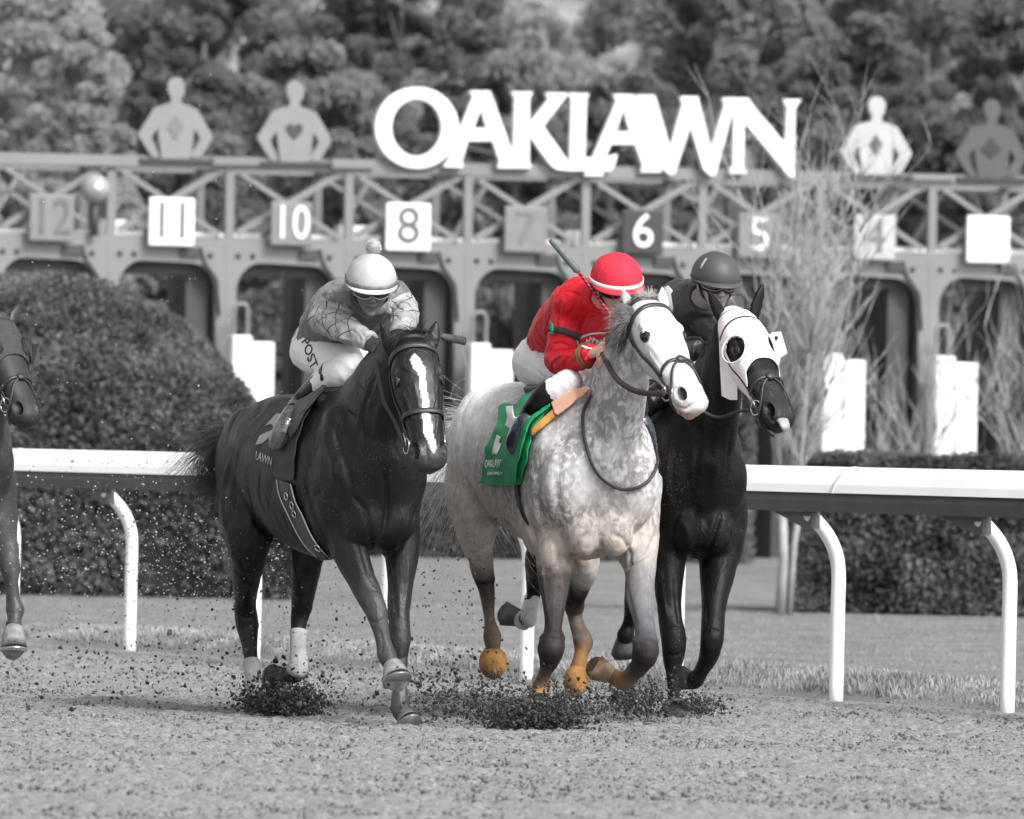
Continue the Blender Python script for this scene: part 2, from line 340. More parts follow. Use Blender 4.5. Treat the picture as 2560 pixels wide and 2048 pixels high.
T = [('evergreen_tree', 480, 60, 107, 420, 'dark', 'narrow dark evergreen directly behind the head of the spade figure', 11000),
     ('evergreen_tree', 520, -120, 112, 620, 'dark', 'dark bushy evergreen behind the spade figure on the gate', 13000),
     ('evergreen_tree', 760, 130, 104, 520, 'mid', 'lighter shrubby tree behind the heart figure and the letter O', 12000),
     ('evergreen_tree', 1010, -160, 118, 640, 'dark', 'tall dark tree rising behind the letters O and A', 13000),
     ('evergreen_tree', 1290, 150, 108, 480, 'mid', 'shorter tree filling the gap behind the letters K and L', 11000),
     ('evergreen_tree', 1560, 190, 106, 420, 'dark', 'low dark tree behind the middle A of the big lettering', 10000),
     ('evergreen_tree', 1850, -130, 116, 640, 'mid', 'broad mid grey tree rising behind the letters W and N', 13000),
     ('evergreen_tree', 2120, 60, 110, 520, 'dark', 'dark tree behind the pale diamond figure', 11000),
     ('evergreen_tree', 2330, -190, 120, 640, 'dark', 'tallest dark tree at the right, behind the diamond and club figures', 13000),
     ('evergreen_tree', 2590, -60, 108, 560, 'dark', 'dark tree at the right edge behind the blank number plate', 11000),
     ('weeping_tree', 60, -160, 100, 640, 'pale', 'pale drooping tree at the left edge behind the number 12', 12000),
     ('weeping_tree', 190, 60, 98, 330, 'pale', 'smaller pale loose tree left of the spade figure', 7000),
     ('evergreen_tree', 330, 560, 103, 620, 'mid', 'low bushy tree seen through the left gate stalls', 9000),
     ('evergreen_tree', 900, 600, 103, 700, 'dark', 'low dark tree seen through the stalls under numbers 10 and 8', 10000),
     ('evergreen_tree', 1480, 640, 102, 700, 'dark', 'low dark tree seen through the stalls under numbers 7 and 6', 10000),
     ('evergreen_tree', 2020, 600, 103, 700, 'mid', 'low tree seen through the bare twigs right of the black horse', 10000),
     ('evergreen_tree', 2480, 620, 102, 560, 'dark', 'low dark tree seen through the last stalls at the right', 9000)]
for k, (px, top, wd, kd) in enumerate([(150, -260, 900, 'mid'), (700, -300, 800, 'mid'), (1330, 40, 560, 'pale'), (1620, -40, 620, 'mid'), (2050, -300, 800, 'dark'), (2500, -320, 800, 'mid'), (1150, -200, 560, 'mid')]):
    T.append(('evergreen_tree', px, top, 133 + 3 * k, wd, kd, 'hazy tree of the far row, %s' % ['at the left edge', 'behind the heart figure', 'palest of all, above the letters K and L', 'above the letters A and W', 'above the diamond figure', 'at the top right corner', 'above the letter A next to the O'][k], 9000))
for i, t_ in enumerate(T): tree(t_[0], t_[1], t_[2], t_[3], t_[4], t_[5], t_[6], t_[7], 60 + i)

# bare multi-stemmed tree on the lawn at the right, and bare shrubs --------
m_twig = M('pale_twig', .32, rough=.9, var=.25, scale=5)
def bare_tree(name, px, pybase, Y, H, spread, label, stems, seed, trunk_h=.9, r0=.05, lean=0.0, twigs=9):
    b = P(px, pybase, Y); b.z = 0; rr = random.Random(seed); root = empty(name, b, label, 'tree')
    mt = MB(); mt.tube([b, b + Vector((.02, 0, trunk_h * .5)), b + Vector((.0, 0, trunk_h))], [r0 * 1.25, r0, r0 * .9], 9)
    mt.tube([b + Vector((.07, .05, 0)), b + Vector((.10, .02, trunk_h * .6)), b + Vector((.16, 0, trunk_h * 1.1))], [r0 * .8, r0 * .7, r0 * .6], 8)
    mt.build('trunk', m_twig, root)
    mb = MB()
    def grow(p, d, L, r, lev):
        pts = [p]; q = p.copy(); dd = d.copy(); seg = 5
        for k in range(seg):
            dd = (dd + Vector((rr.uniform(-.16, .16), rr.uniform(-.16, .16), rr.uniform(-.02, .1)))).normalized(); q = q + dd * (L / seg); pts.append(q.copy())
        mb.tube(pts, [r * (1 - .8 * i / seg) for i in range(seg + 1)], 5)
        if lev > 0:
            for k in range(twigs if lev > 1 else 4):
                i = rr.randint(1, seg); s = Vector((rr.uniform(-1, 1), rr.uniform(-1, 1), rr.uniform(.0, .7))).normalized()
                grow(pts[i], (dd * .9 + s * .75).normalized(), L * rr.uniform(.25, .5), r * .5, lev - 1)
    for k in range(stems):
        a = rr.uniform(0, 6.28); s = rr.uniform(.05, 1) * spread / H
        d = Vector((math.cos(a) * s + lean, math.sin(a) * s, 1)).normalized()
        grow(b + Vector((rr.uniform(-.05, .1), 0, trunk_h * rr.uniform(.75, 1.05))), d, (H - trunk_h) * rr.uniform(.55, .9), r0 * rr.uniform(.3, .5), 2)
    mb.build('crown', m_twig, root)
bare_tree('bare_tree', 1950, 1522, 62.0, 3.6, 1.05, 'bare pale many-stemmed tree in front of the letter N and the right hedge', 17, 5, lean=.16, r0=.036, twigs=12)
bare_tree('bare_shrub', 2640, 1400, 70, 2.9, 1.6, 'bare twiggy shrub reaching in at the right edge', 9, 8, trunk_h=.5, r0=.035, lean=-.25)
bare_tree('bare_shrub', 2250, 1400, 72, 2.6, 1.4, 'low bare spreading shrub between the two right white pads of the gate', 9, 12, trunk_h=.4, r0=.03, lean=.1)
# ================================================================ RUNNING RAIL
root = empty('running_rail', RA, 'long white plastic rail on curved posts along the inside of the track', 'rail fence')
S0, S1 = -SPAN * 5, SPAN * 12
zt = 1.172
def rp(s, n, z): return RA + RU * s + RN * n + Vector((0, 0, z))
out = [(.0, zt - .03), (.03, zt - .006), (.07, zt), (.11, zt - .012), (.15, zt - .045), (.185, zt - .09), (.205, zt - .130), (.19, zt - .130), (.17, zt - .095), (.135, zt - .055), (.09, zt - .022), (.03, zt - .03)]
v, f = prof(out, RA + RU * S0 + RN * .12, RA + RU * S1 + RN * .12, RN, Vector((0, 0, 1))); MB().add(v, f).build('rail_cover', m_white, root, False)
out = [(.03, zt - .06), (.155, zt - .10), (.165, zt - .17), (.15, zt - .225), (.03, zt - .225)]
v, f = prof(out, RA + RU * S0 + RN * .12, RA + RU * S1 + RN * .12, RN, Vector((0, 0, 1))); MB().add(v, f).build('support_beam', m_rail_under, root, False)
for k in range(-4, 12):
    if k % 2:
        j_ = k * SPAN + .42; ol = [(.0, zt - .028), (.03, zt - .003), (.07, zt + .003), (.112, zt - .009), (.153, zt - .043), (.188, zt - .088), (.208, zt - .131), (.0, zt - .131)]
        v, f = prof(ol, RA + RU * j_ + RN * .12, RA + RU * (j_ + .03) + RN * .12, RN, Vector((0, 0, 1))); MB().add(v, f).build('joint_sleeve', M('sleeve_plastic', .60, rough=.5, var=.2, scale=9) if k == -3 else bpy.data.materials['sleeve_plastic'], root, False)
for k in range(-4, 12):
    s = k * SPAN
    pts = [rp(s, -.30 + .30, -.05)] 
    pts = [rp(s, 0, -.06), rp(s, 0, .45), rp(s, 0, .64), rp(s, .02, .74), rp(s, .07, .83), rp(s, .14, .90), rp(s, .18, .935)]
    mb = MB(); mb.loft([Vector(p) for p in cr(pts, 3)], [(.036, .036)] * (len(pts) * 3 - 2), n=14); mb.build('post', m_white, root)
    g = MB(); o2 = [(s - .34, zt - .227), (s + .04, zt - .227), (s + .04, .86), (s - .02, .86)]
    a = rp(0, .14, 0); b = rp(0, .19, 0); v = [a + RU * x + Vector((0, 0, z)) for x, z in o2] + [b + RU * x + Vector((0, 0, z)) for x, z in o2]
    g.add(v, [(0, 1, 2, 3), (7, 6, 5, 4), (0, 4, 5, 1), (1, 5, 6, 2), (2, 6, 7, 3), (3, 7, 4, 0)]); g.build('bracket', m_rail_under, root, False)

# ================================================================ STARTING GATE
GA = P(0, 1140, 79.0); GB = P(2560, 1140, 81.8)
GU = Vector((GB.x - GA.x, GB.y - GA.y, 0)).normalized(); GN = Vector((GU.y, -GU.x, 0))   # GN towards the camera
if GN.y > 0: GN = -GN
def GP(px, py, off=0.0):                   # the point of the gate's front plane (moved off towards the camera) seen at a pixel
    r = ray(px, py); q = GA + GN * off; return CAM + r * ((q - CAM).dot(GN) / r.dot(GN))
def gd(p, back): return p - GN * back
m_gate = M('gate_grey_steel', .20, rough=.5, var=.08, scale=1)
m_gate2 = M('gate_dark_steel', .05, rough=.6, var=.2, scale=1)
m_pad = M('white_padding', .82, rough=.6, var=.03)
m_padd = M('dark_padding', .065, rough=.8, var=.2, scale=2)
Z = Vector((0, 0, 1))
gate = empty('starting_gate', (0, 80.4, 0), 'long grey steel starting gate with lattice girder over its stalls', 'starting gate')
UPX = [-310, -15, 278, 574, 872, 1170, 1464, 1756, 2050, 2330, 2610]                     # uprights in photo pixels at the girder foot
TOPY = lambda px: 398 + .0275 * px if px < 1200 else 431 + .0185 * (px - 1200)           # girder top chord
LOWY = lambda px: 586 + .0265 * px - .000002 * px * px
DG = 1.3
mb = MB()
xl, xr = -420, 2740
for back in (0, DG):
    for y0 in (0,):
        a = gd(GP(xl, TOPY(xl)), back); b = gd(GP(xr, TOPY(xr)), back); mb.bar(a, b, .10, .12)
        a = gd(GP(xl, LOWY(xl) + 8), back); b = gd(GP(xr, LOWY(xr) + 8), back); mb.bar(a, b, .09, .09)
mb.build('girder_chord', m_gate, gate, False)
for i, u in enumerate(UPX):
    mb = MB(); t = GP(u, TOPY(u)); l = GP(u - 2, LOWY(u)); mb.bar(t - Z * .04, l + Z * .03, .085, .085)
    t2 = gd(t, DG); l2 = gd(l, DG); mb.bar(t2 - Z * .04, l2 + Z * .03, .08, .08); mb.bar(t - GN * .05, t2 + GN * .05, .07, .07)
    mb.build('girder_strut', m_gate, gate, False)
for i in range(len(UPX) - 1):
    u0, u1 = UPX[i], UPX[i + 1]; tt0, tt1 = GP(u0, TOPY(u0)), GP(u1, TOPY(u1)); b0, b1 = GP(u0, LOWY(u0)), GP(u1, LOWY(u1))
    mb = MB()
    mb.bar(b0 + GU * .07 + Z * .07, tt1 - GU * .1 - Z * .06, .045, .065)
    mb.bar(tt0 + GU * .1 - Z * .08 + GN * .055, b1 - GU * .12 + Z * .05 + GN * .055, .04, .05)
    q0 = b0 + GU * .35 + Z * .04 - GN * .06; q1 = b0 + GU * 1.06 + Z * .70 - GN * .06; mb.bar(q0, q1, .04, .055)
    mb.build('girder_brace', m_gate, gate, False)
    mb = MB(); mb.bar(gd(tt0, DG) + GU * .1 - Z * .08, gd(b1, DG) - GU * .1 + Z * .05, .04, .05); mb.bar(gd(b0, DG) + GU * .15 + Z * .05, gd(tt0, DG) + GU * .55 - Z * .06, .04, .055)
    mb.build('girder_brace', m_gate if i % 3 else m_gate2, gate, False)
# top plates between the figures
for (x0, x1, t, b) in ((-300, 345, 378, 404), (528, 650, 391, 412), (828, 934, 397, 420), (2272, 2385, 434, 450)):
    mb = MB(); a = GP(x0, t + .0 * x0, .07); c_ = GP(x1, t + .02 * (x1 - x0), .07); h = (GP(x0, b, .07) - GP(x0, t, .07)).length
    mb.bar(a - Z * h / 2, c_ - Z * h / 2, .05, h); mb.build('top_plate', m_gate, gate, False)
# white pipe behind the number plates
mb = MB(); mb.bar(GP(-420, LOWY(-420) - 2, -.35), GP(2740, LOWY(2740) - 4, -.35), .08, .085); mb.build('white_pipe', m_pad, gate, False)
for u in (250, 294, 862, 900, 1432, 2012):
    mb = MB(); p = GP(u, LOWY(u) - 14, -.22); mb.box(p, (.075, .05, .12), (GU, GN, Z)); mb.build('latch_box', m_pad, gate, False)
# stalls: arched front panels, uprights, padded partitions
def arch_panel(u0, u1):
    yT0 = LOWY(u0) + 14; n = 8; w = u1 - u0; pts = []
    c = 26 if True else 0; hw = w / 2
    x0, x1 = u0, u1; ya = LOWY(u0) + 58; s = .022
    Y_ = lambda x, y: y + s * (x - x0)
    up = [(x0, Y_(x0, yT0)), (x1, Y_(x1, yT0)), (x1, Y_(x1, 1172)), (x1 - 25, Y_(x1 - 25, 1172)), (x1 - 25, Y_(x1 - 25, ya + 74))]
    for k in range(1, n): a = math.pi / 2 * k / n; up.append((x1 - 25 - 62 * (1 - math.cos(a)), Y_(x1, ya + 74 - 74 * math.sin(a))))
    up.append((x1 - 87, Y_(x1, ya))); up.append((x0 + 87, Y_(x0, ya)))
    for k in range(1, n): a = math.pi / 2 * k / n; up.append((x0 + 25 + 62 * (1 - math.sin(a)), Y_(x0, ya + 74 - 74 * math.cos(a))))
    up += [(x0 + 25, Y_(x0, ya + 74)), (x0 + 25, Y_(x0, 1172)), (x0, Y_(x0, 1172))]
    return up
for i in range(len(UPX) - 1):
    u0, u1 = UPX[i] - 12, UPX[i + 1] - 12
    flat_shape('stall_front', [arch_panel(u0 + .6, u1 - .6)], lambda x, y: GP(x, y), .10, m_gate, gate, GN)
    # dark padded lining behind the arch and the partition running back
    mb = MB(); p = GP(u1 + 2, 680); zt_ = p.z + .1; q = gd(p, 1.25)
    mb.box(Vector((q.x, q.y, zt_ / 2 - .1)), (.05, 1.15, zt_ / 2 + .05), (GU, GN, Z)); mb.build('partition', m_padd, gate, False)
    mb = MB(); p0 = gd(GP(u0 + 30, 668 + .02 * (u0 - 300)), .16); p1 = gd(GP(u1 - 30, 668 + .02 * (u1 - 300)), .16)
    mb.bar(p0, p1, .12, .13); mb.build('lintel_pad', m_padd, gate, False)
    mb = MB(); pb_ = gd(GP(u0 + 95, 690), 2.2); mb.box(Vector((pb_.x, pb_.y, 1.2)), (.025, .025, 1.2), (GU, GN, Z)); pb2 = gd(GP(u0 + 150, 690), 2.2); mb.box(Vector((pb2.x, pb2.y, 1.2)), (.025, .025, 1.2), (GU, GN, Z))
    for zz_ in (1.5, 1.95, 2.3): mb.bar(Vector((pb_.x, pb_.y, zz_)) - GU * .2, Vector((pb2.x, pb2.y, zz_)) + GU * .3, .03, .05)
    mb.build('tail_gate', m_gate, gate, False)
    mb = MB()
    for q_ in (u0 + 34, u0 + 70, u1 - 74, u1 - 36): c_ = GP(q_, 634 + .02 * (q_ - 300), .055); MB().ell(c_, (.03, .02, .03), (GU, GN, Z), 8).build('bolt', m_gate2, gate)
    c_ = GP((u0 + u1) / 2 + 60, 632 + .02 * (u0 - 300), .06); mb.box(c_, (.10, .02, .05), (GU, GN, Z)); mb.build('latch', m_gate2, gate, False); mb = MB(); mb.tube([GP(u1 - 60, 618 + .02 * (u0 - 300), .07), GP(u1 - 50, 655 + .02 * (u0 - 300), .08), GP(u1 - 20, 700 + .02 * (u0 - 300), .07), GP(u1 - 14, 790 + .02 * (u0 - 300), .07)], .014, 6)
    mb.build('cable', m_gate2, gate)
    mb = MB(); pa = gd(GP(u1 - 62, 690), .4); zz = pa.z + .12
    mb.box(Vector((pa.x, pa.y, zz / 2)), (.11, .28, zz / 2), (GU, GN, Z)); mb.build('side_pad', m_padd, gate, False)
for i, u in enumerate(UPX):
    top = 712 + .028 * (u - 574) - 6 if u < 1500 else 738 + .02 * (u - 1756)
    x0 = u + (2 if u != 1756 else -16); bot = 866 if u < 1500 else 955
    s = 1.1874; y0 = top * s; 
    mb = MB(); a = GP(x0, y0, .42); b = GP(x0 + 48, y0, .42); c_ = GP(x0 + 102, y0 + 17, .42); zb = .95 if u > 1500 else 1.25
    mb.box(Vector(((a.x + b.x) / 2, (a.y + b.y) / 2, (a.z + zb) / 2)), ((b - a).length / 2, .12, (a.z - zb) / 2), (GU, GN, Z))
    mb.box(Vector(((b.x + c_.x) / 2, (b.y + c_.y) / 2, (c_.z + zb) / 2)), ((c_ - b).length / 2 - .002, .15, (c_.z - zb) / 2 - .003), (GU, GN, Z))
    o = mb.build('white_pad', m_pad, gate, False)
    md = o.modifiers.new('b', 'BEVEL'); md.width = .02; md.segments = 3
    mb = MB(); h0 = GP(x0 + 8, y0, .3); h1 = GP(x0 + 42, y0, .3)
    pts = [h0 - Z * .3, h0 + Z * .26, h0 + Z * .31 + GU * .03, h1 + Z * .31 - GU * .03, h1 + Z * .26, h1 - Z * .3]
    mb.tube(pts, .022, 8); mb.build('grab_rail', m_gate, gate)
    mb = MB(); p = GP(u - 20, 700, -.25); mb.box(Vector((p.x, p.y, p.z / 2 - .1)), (.10, .12, p.z / 2), (GU, GN, Z)); mb.build('upright', m_gate, gate, False)
# light lamp on the gate
mb = MB(); c_ = GP(238, 472, .12); mb.ell(c_, (.15, .15, .15), n=20); mb.build('round_lamp', M('lamp_shell', .30, rough=.25, var=.1), gate)
mb = MB(); mb.ell(c_ + GN * .12 + Vector((.0, 0, .01)), (.045, .045, .045)); mb.build('lamp_lens', m_pad, gate)
mb = MB(); mb.tube([c_ - Z * .12, c_ - Z * .46], .04, 8); mb.build('lamp_post', m_gate2, gate)

# number plates ----------------------------------------------------------
mp_w = m_pad; mp_g = M('grey_plate', .19, rough=.5, var=.08); mp_g2 = M('pale_plate', .42, rough=.5, var=.12); mp_d = M('dark_plate', .035, rough=.5, var=.1)
mi_d = M('dark_numeral', .05, rough=.5); mi_g = M('grey_numeral', .12, rough=.5); mi_w = M('white_numeral', .85, rough=.5, var=.02); mi_m = M('faint_numeral', .17, rough=.5)
PL = [(129, 545, 112, mp_g, '12', mi_g, 'grey'), (429, 555, 114, mp_w, '11', mi_g, 'white'), (728, 560, 104, mp_g, '10', mi_w, 'grey'), (1020, 568, 112, mp_w, '8', mi_g, 'white'),
      (1314, 574, 108, mp_g, '7', mi_m, 'grey'), (1606, 581, 104, mp_d, '6', mi_w, 'dark'), (1897, 590, 104, mp_g, '5', mi_w, 'grey'), (2186, 594, 104, mp_g2, '4', mi_m, 'pale grey'), (2470, 599, 108, mp_w, '', None, 'white')]
for (cx, cy, wd, mm, t, mt, cn) in PL:
    c_ = GP(cx, cy, .16); s = (GP(cx + 10, cy, .16) - GP(cx, cy, .16)).length / 10; h = wd * s / 2
    root = empty('number_plate', c_, (cn + ' square plate reading %s hung on the gate girder' % t) if t else 'blank white square plate on the gate girder at the right', 'number plate', 'number plates over the gate stalls')
    mb = MB().box(c_, (h, .02, h * 1.04), (GU, GN, Z)); o = mb.build('plate', mm, root, False); md = o.modifiers.new('b', 'BEVEL'); md.width = .025; md.segments = 3
    if t:
        v, f = text_mesh(t, wd * s * 1.12); k = .8 if len(t) > 1 else 1.0
        w_ = MB(); n0 = len(v); fr = [c_ + GU * (x * k) + Z * y + GN * .032 for x, y in v]; w_.add(fr, f); w_.add([p - GN * .006 for p in fr], [tuple(reversed(q)) for q in f]); w_.build('numeral', mt, root, False)

# silhouettes of jockeys -------------------------------------------------
SIL = [(945, 88), (975, 96), (994, 130), (990, 175), (972, 205), (975, 232), (1010, 240), (1060, 262), (1088, 310), (1142, 408), (1125, 445), (1080, 520), (1040, 528), (1026, 505), (1075, 425), (1062, 395), (1044, 370), (1034, 440), (1026, 528), (866, 528), (855, 440), (846, 365), (822, 395), (812, 415), (850, 500), (848, 522), (815, 520), (762, 435), (740, 395), (800, 300), (830, 250), (880, 236), (915, 228), (920, 200), (903, 165), (900, 125), (918, 96)]
def sil(cx, top, sc, m, emblem, me_, label):
    f = lambda p: (cx + (p[0] - 945) / 2.156 * sc, top + (p[1] - 88) / 2.156 * sc)
    root = empty('figure_sign', GP(cx, top + 205 * sc, .05), label, 'figure sign', 'cut-out figure signs on top of the gate')
    flat_shape('figure_cutout', [[f(p) for p in SIL]], lambda x, y: GP(x, y, .05), .06, m, root, GN)
    ex, ey = cx, top + 126 * sc; E = []
    if emblem == 'heart':
        for k in range(28):
            a = 2 * math.pi * k / 28; E.append((ex + 21 * math.sin(a) ** 3, ey - (17 * math.cos(a) - 6 * math.cos(2 * a) - 3 * math.cos(3 * a) - math.cos(4 * a)) * 1.15))
        E = [E]
    elif emblem == 'spade':
        for k in range(28):
            a = 2 * math.pi * k / 28; E.append((ex + 19 * math.sin(a) ** 3, ey + (17 * math.cos(a) - 6 * math.cos(2 * a) - 3 * math.cos(3 * a) - math.cos(4 * a)) * 1.15 - 6))
        E = [E, [(ex - 2, ey + 4), (ex + 2, ey + 4), (ex + 9, ey + 26), (ex - 9, ey + 26)]]
    elif emblem == 'diamond': E = [[(ex, ey - 27), (ex + 17, ey), (ex, ey + 27), (ex - 17, ey)]]
    else:
        cs = [(0, -13), (-13, 4), (13, 4)]; E = [[(ex + a + 11 * math.cos(t), ey + b + 11 * math.sin(t)) for t in [2 * math.pi * k / 16 for k in range(16)]] for a, b in cs] + [[(ex - 2, ey), (ex + 2, ey), (ex + 8, ey + 24), (ex - 8, ey + 24)]]
    for j, e in enumerate(E): flat_shape('suit_emblem', [e], lambda x, y: GP(x, y, .086 + j * .003), .008, me_, root, GN)
    mb = MB().bar(GP(cx - 92 * sc, top + 208 * sc, .02), GP(cx + 92 * sc, top + 211 * sc, .02), .16, .04); mb.build('base_bar', m_gate2, root, False)
ms1 = M('figure_grey', .22, rough=.6, var=.06); ms2 = M('figure_pale', .42, rough=.6, var=.08); ms3 = M('figure_dark', .075, rough=.6, var=.1)
sil(439, 193, 1.0, ms1, 'spade', M('emblem_mid', .17), 'grey cut-out jockey figure with a spade on its chest')
sil(736, 201, 1.0, ms1, 'heart', M('emblem_dark', .05), 'grey cut-out jockey figure with a dark heart on its chest')
sil(2190, 241, .96, ms2, 'diamond', M('emblem_dark2', .08), 'palest cut-out jockey figure, a diamond on its chest, behind twigs')
sil(2478, 248, .96, ms3, 'club', M('emblem_dark3', .04), 'darkest cut-out jockey figure with a club on its chest')

# big lettering ----------------------------------------------------------
def c2(p): return (900 + p[0] / 2.156, 150 + p[1] / 2.156)
def c3(p): return (1700 + p[0] / 1.569, 150 + p[1] / 1.569)
def ellp(cx, cy, rx, ry, n=48): return [(cx + rx * math.cos(2 * math.pi * k / n), cy + ry * math.sin(2 * math.pi * k / n)) for k in range(n)]
LT = [
 ('O', [[c2(p) for p in ellp(302, 366, 223, 219)], [c2(p) for p in ellp(300, 365, 136, 155)]]),
 ('A', [[c2(p) for p in [(588, 167), (694, 168), (704, 196), (826, 530), (832, 583), (733, 583), (748, 545), (710, 437), (575, 437), (542, 545), (550, 580), (440, 577), (470, 545), (604, 200)]], [c2(p) for p in [(646, 262), (680, 368), (605, 368)]]]),
 ('K', [[c2(p) for p in [(812, 172), (926, 174), (908, 205), (906, 352), (1012, 212), (995, 178), (1112, 180), (1098, 205), (980, 358), (1118, 552), (1126, 596), (1060, 592), (1030, 575), (1005, 545), (905, 402), (905, 550), (918, 583), (800, 583), (822, 545), (830, 205)]]]),
 ('L', [[c2(p) for p in [(1116, 182), (1230, 183), (1214, 212), (1205, 528), (1290, 530), (1330, 522), (1382, 508), (1366, 562), (1348, 600), (1105, 597), (1128, 560), (1134, 210)]]]),
 ('A', [[c2(p) for p in [(1362, 185), (1468, 188), (1482, 222), (1600, 555), (1618, 606), (1503, 604), (1520, 570), (1478, 455), (1345, 455), (1296, 580), (1306, 626), (1198, 624), (1225, 590), (1378, 222)]], [c2(p) for p in [(1415, 262), (1450, 388), (1370, 388)]]]),
 ('W', [[c2(p) for p in [(1484, 190), (1580, 191), (1592, 225), (1666, 482), (1734, 238), (1722, 197), (1815, 198), (1820, 230), (1886, 488), (1962, 240), (1946, 206), (2010, 206), (2005, 260), (1908, 622), (1885, 626), (1845, 590), (1774, 352), (1690, 612), (1664, 620), (1615, 580), (1500, 225)]]]),
 ('N', [[c3(p) for p in [(168, 149), (262, 150), (285, 185), (408, 330), (418, 190), (402, 155), (470, 156), (446, 190), (446, 462), (425, 458), (248, 243), (243, 415), (256, 446), (182, 444), (204, 415), (208, 215)]]]),
]
root = empty('letter_sign', GP(1450, 430, .1), 'huge white letters spelling OAKLAWN on top of the gate girder', 'sign')
for i, (ch, sp) in enumerate(LT):
    off = .10 + (.012 if i % 2 else 0); flat_shape('letter', sp, lambda x, y: GP(x, y, off), .10 + (i % 3) * .004, m_pad, root, GN)
# ================================================================ HORSES: builders
class Frame:                               # a horse's own directions: h forward, lat to its left (picture right)
    def __init__(s, px, D, th):
        s.h = Vector((math.sin(R(th)), -math.cos(R(th)), 0)); s.lat = Vector((math.cos(R(th)), math.sin(R(th)), 0))
        s.O = P(px, 1250, D); s.O.z = 0
    def J(s, px, py, xf):
        r = ray(px, py); return CAM + r * ((xf - (CAM - s.O).dot(s.h)) / r.dot(s.h))
    def L(s, xf, l, z): return s.O + s.h * xf + s.lat * l + Vector((0, 0, z))
    def loc(s, p): q = p - s.O; return q.dot(s.h), q.dot(s.lat), q.z
    def mirror(s, p): a, b, c = s.loc(p); return s.L(a, -b, c)

def fuse(name, mb, voxel, sm, m, parent=None, post=None, fac=.5):
    """one continuous skin over all the shapes of mb"""
    me = bpy.data.meshes.new('tmp'); me.from_pydata(mb.v, [], mb.f); t = bpy.data.objects.new('tmp', me); C.objects.link(t)
    md = t.modifiers.new('r', 'REMESH'); md.mode = 'VOXEL'; md.voxel_size = voxel; md.use_smooth_shade = True
    md = t.modifiers.new('s', 'SMOOTH'); md.factor = fac; md.iterations = sm
    dg = bpy.context.evaluated_depsgraph_get(); dg.update()
    m2 = bpy.data.meshes.new_from_object(t.evaluated_get(dg)); bpy.data.objects.remove(t); bpy.data.meshes.remove(me)
    m2.name = name; m2.materials.clear(); m2.materials.append(m); o = bpy.data.objects.new(name, m2); C.objects.link(o); setparent(o, parent)
    if post:
        n = len(m2.vertices); co = np.empty(n * 3, np.float32); m2.vertices.foreach_get('co', co); co = co.reshape(-1, 3)
        no = np.empty(n * 3, np.float32); m2.vertex_normals.foreach_get('vector', no); no = no.reshape(-1, 3)
        co, attrs = post(co.astype(float), no.astype(float)); m2.vertices.foreach_set('co', co.astype(np.float32).ravel())
        for k, a in attrs.items():
            if a.ndim == 2:
                at = m2.attributes.new(k, 'FLOAT_COLOR', 'POINT'); at.data.foreach_set('color', np.concatenate([a, np.ones((n, 1))], 1).astype(np.float32).ravel())
            else:
                at = m2.attributes.new(k, 'FLOAT', 'POINT'); at.data.foreach_set('value', a.astype(np.float32))
    m2.polygons.foreach_set('use_smooth', [True] * len(m2.polygons)); m2.update(); return o

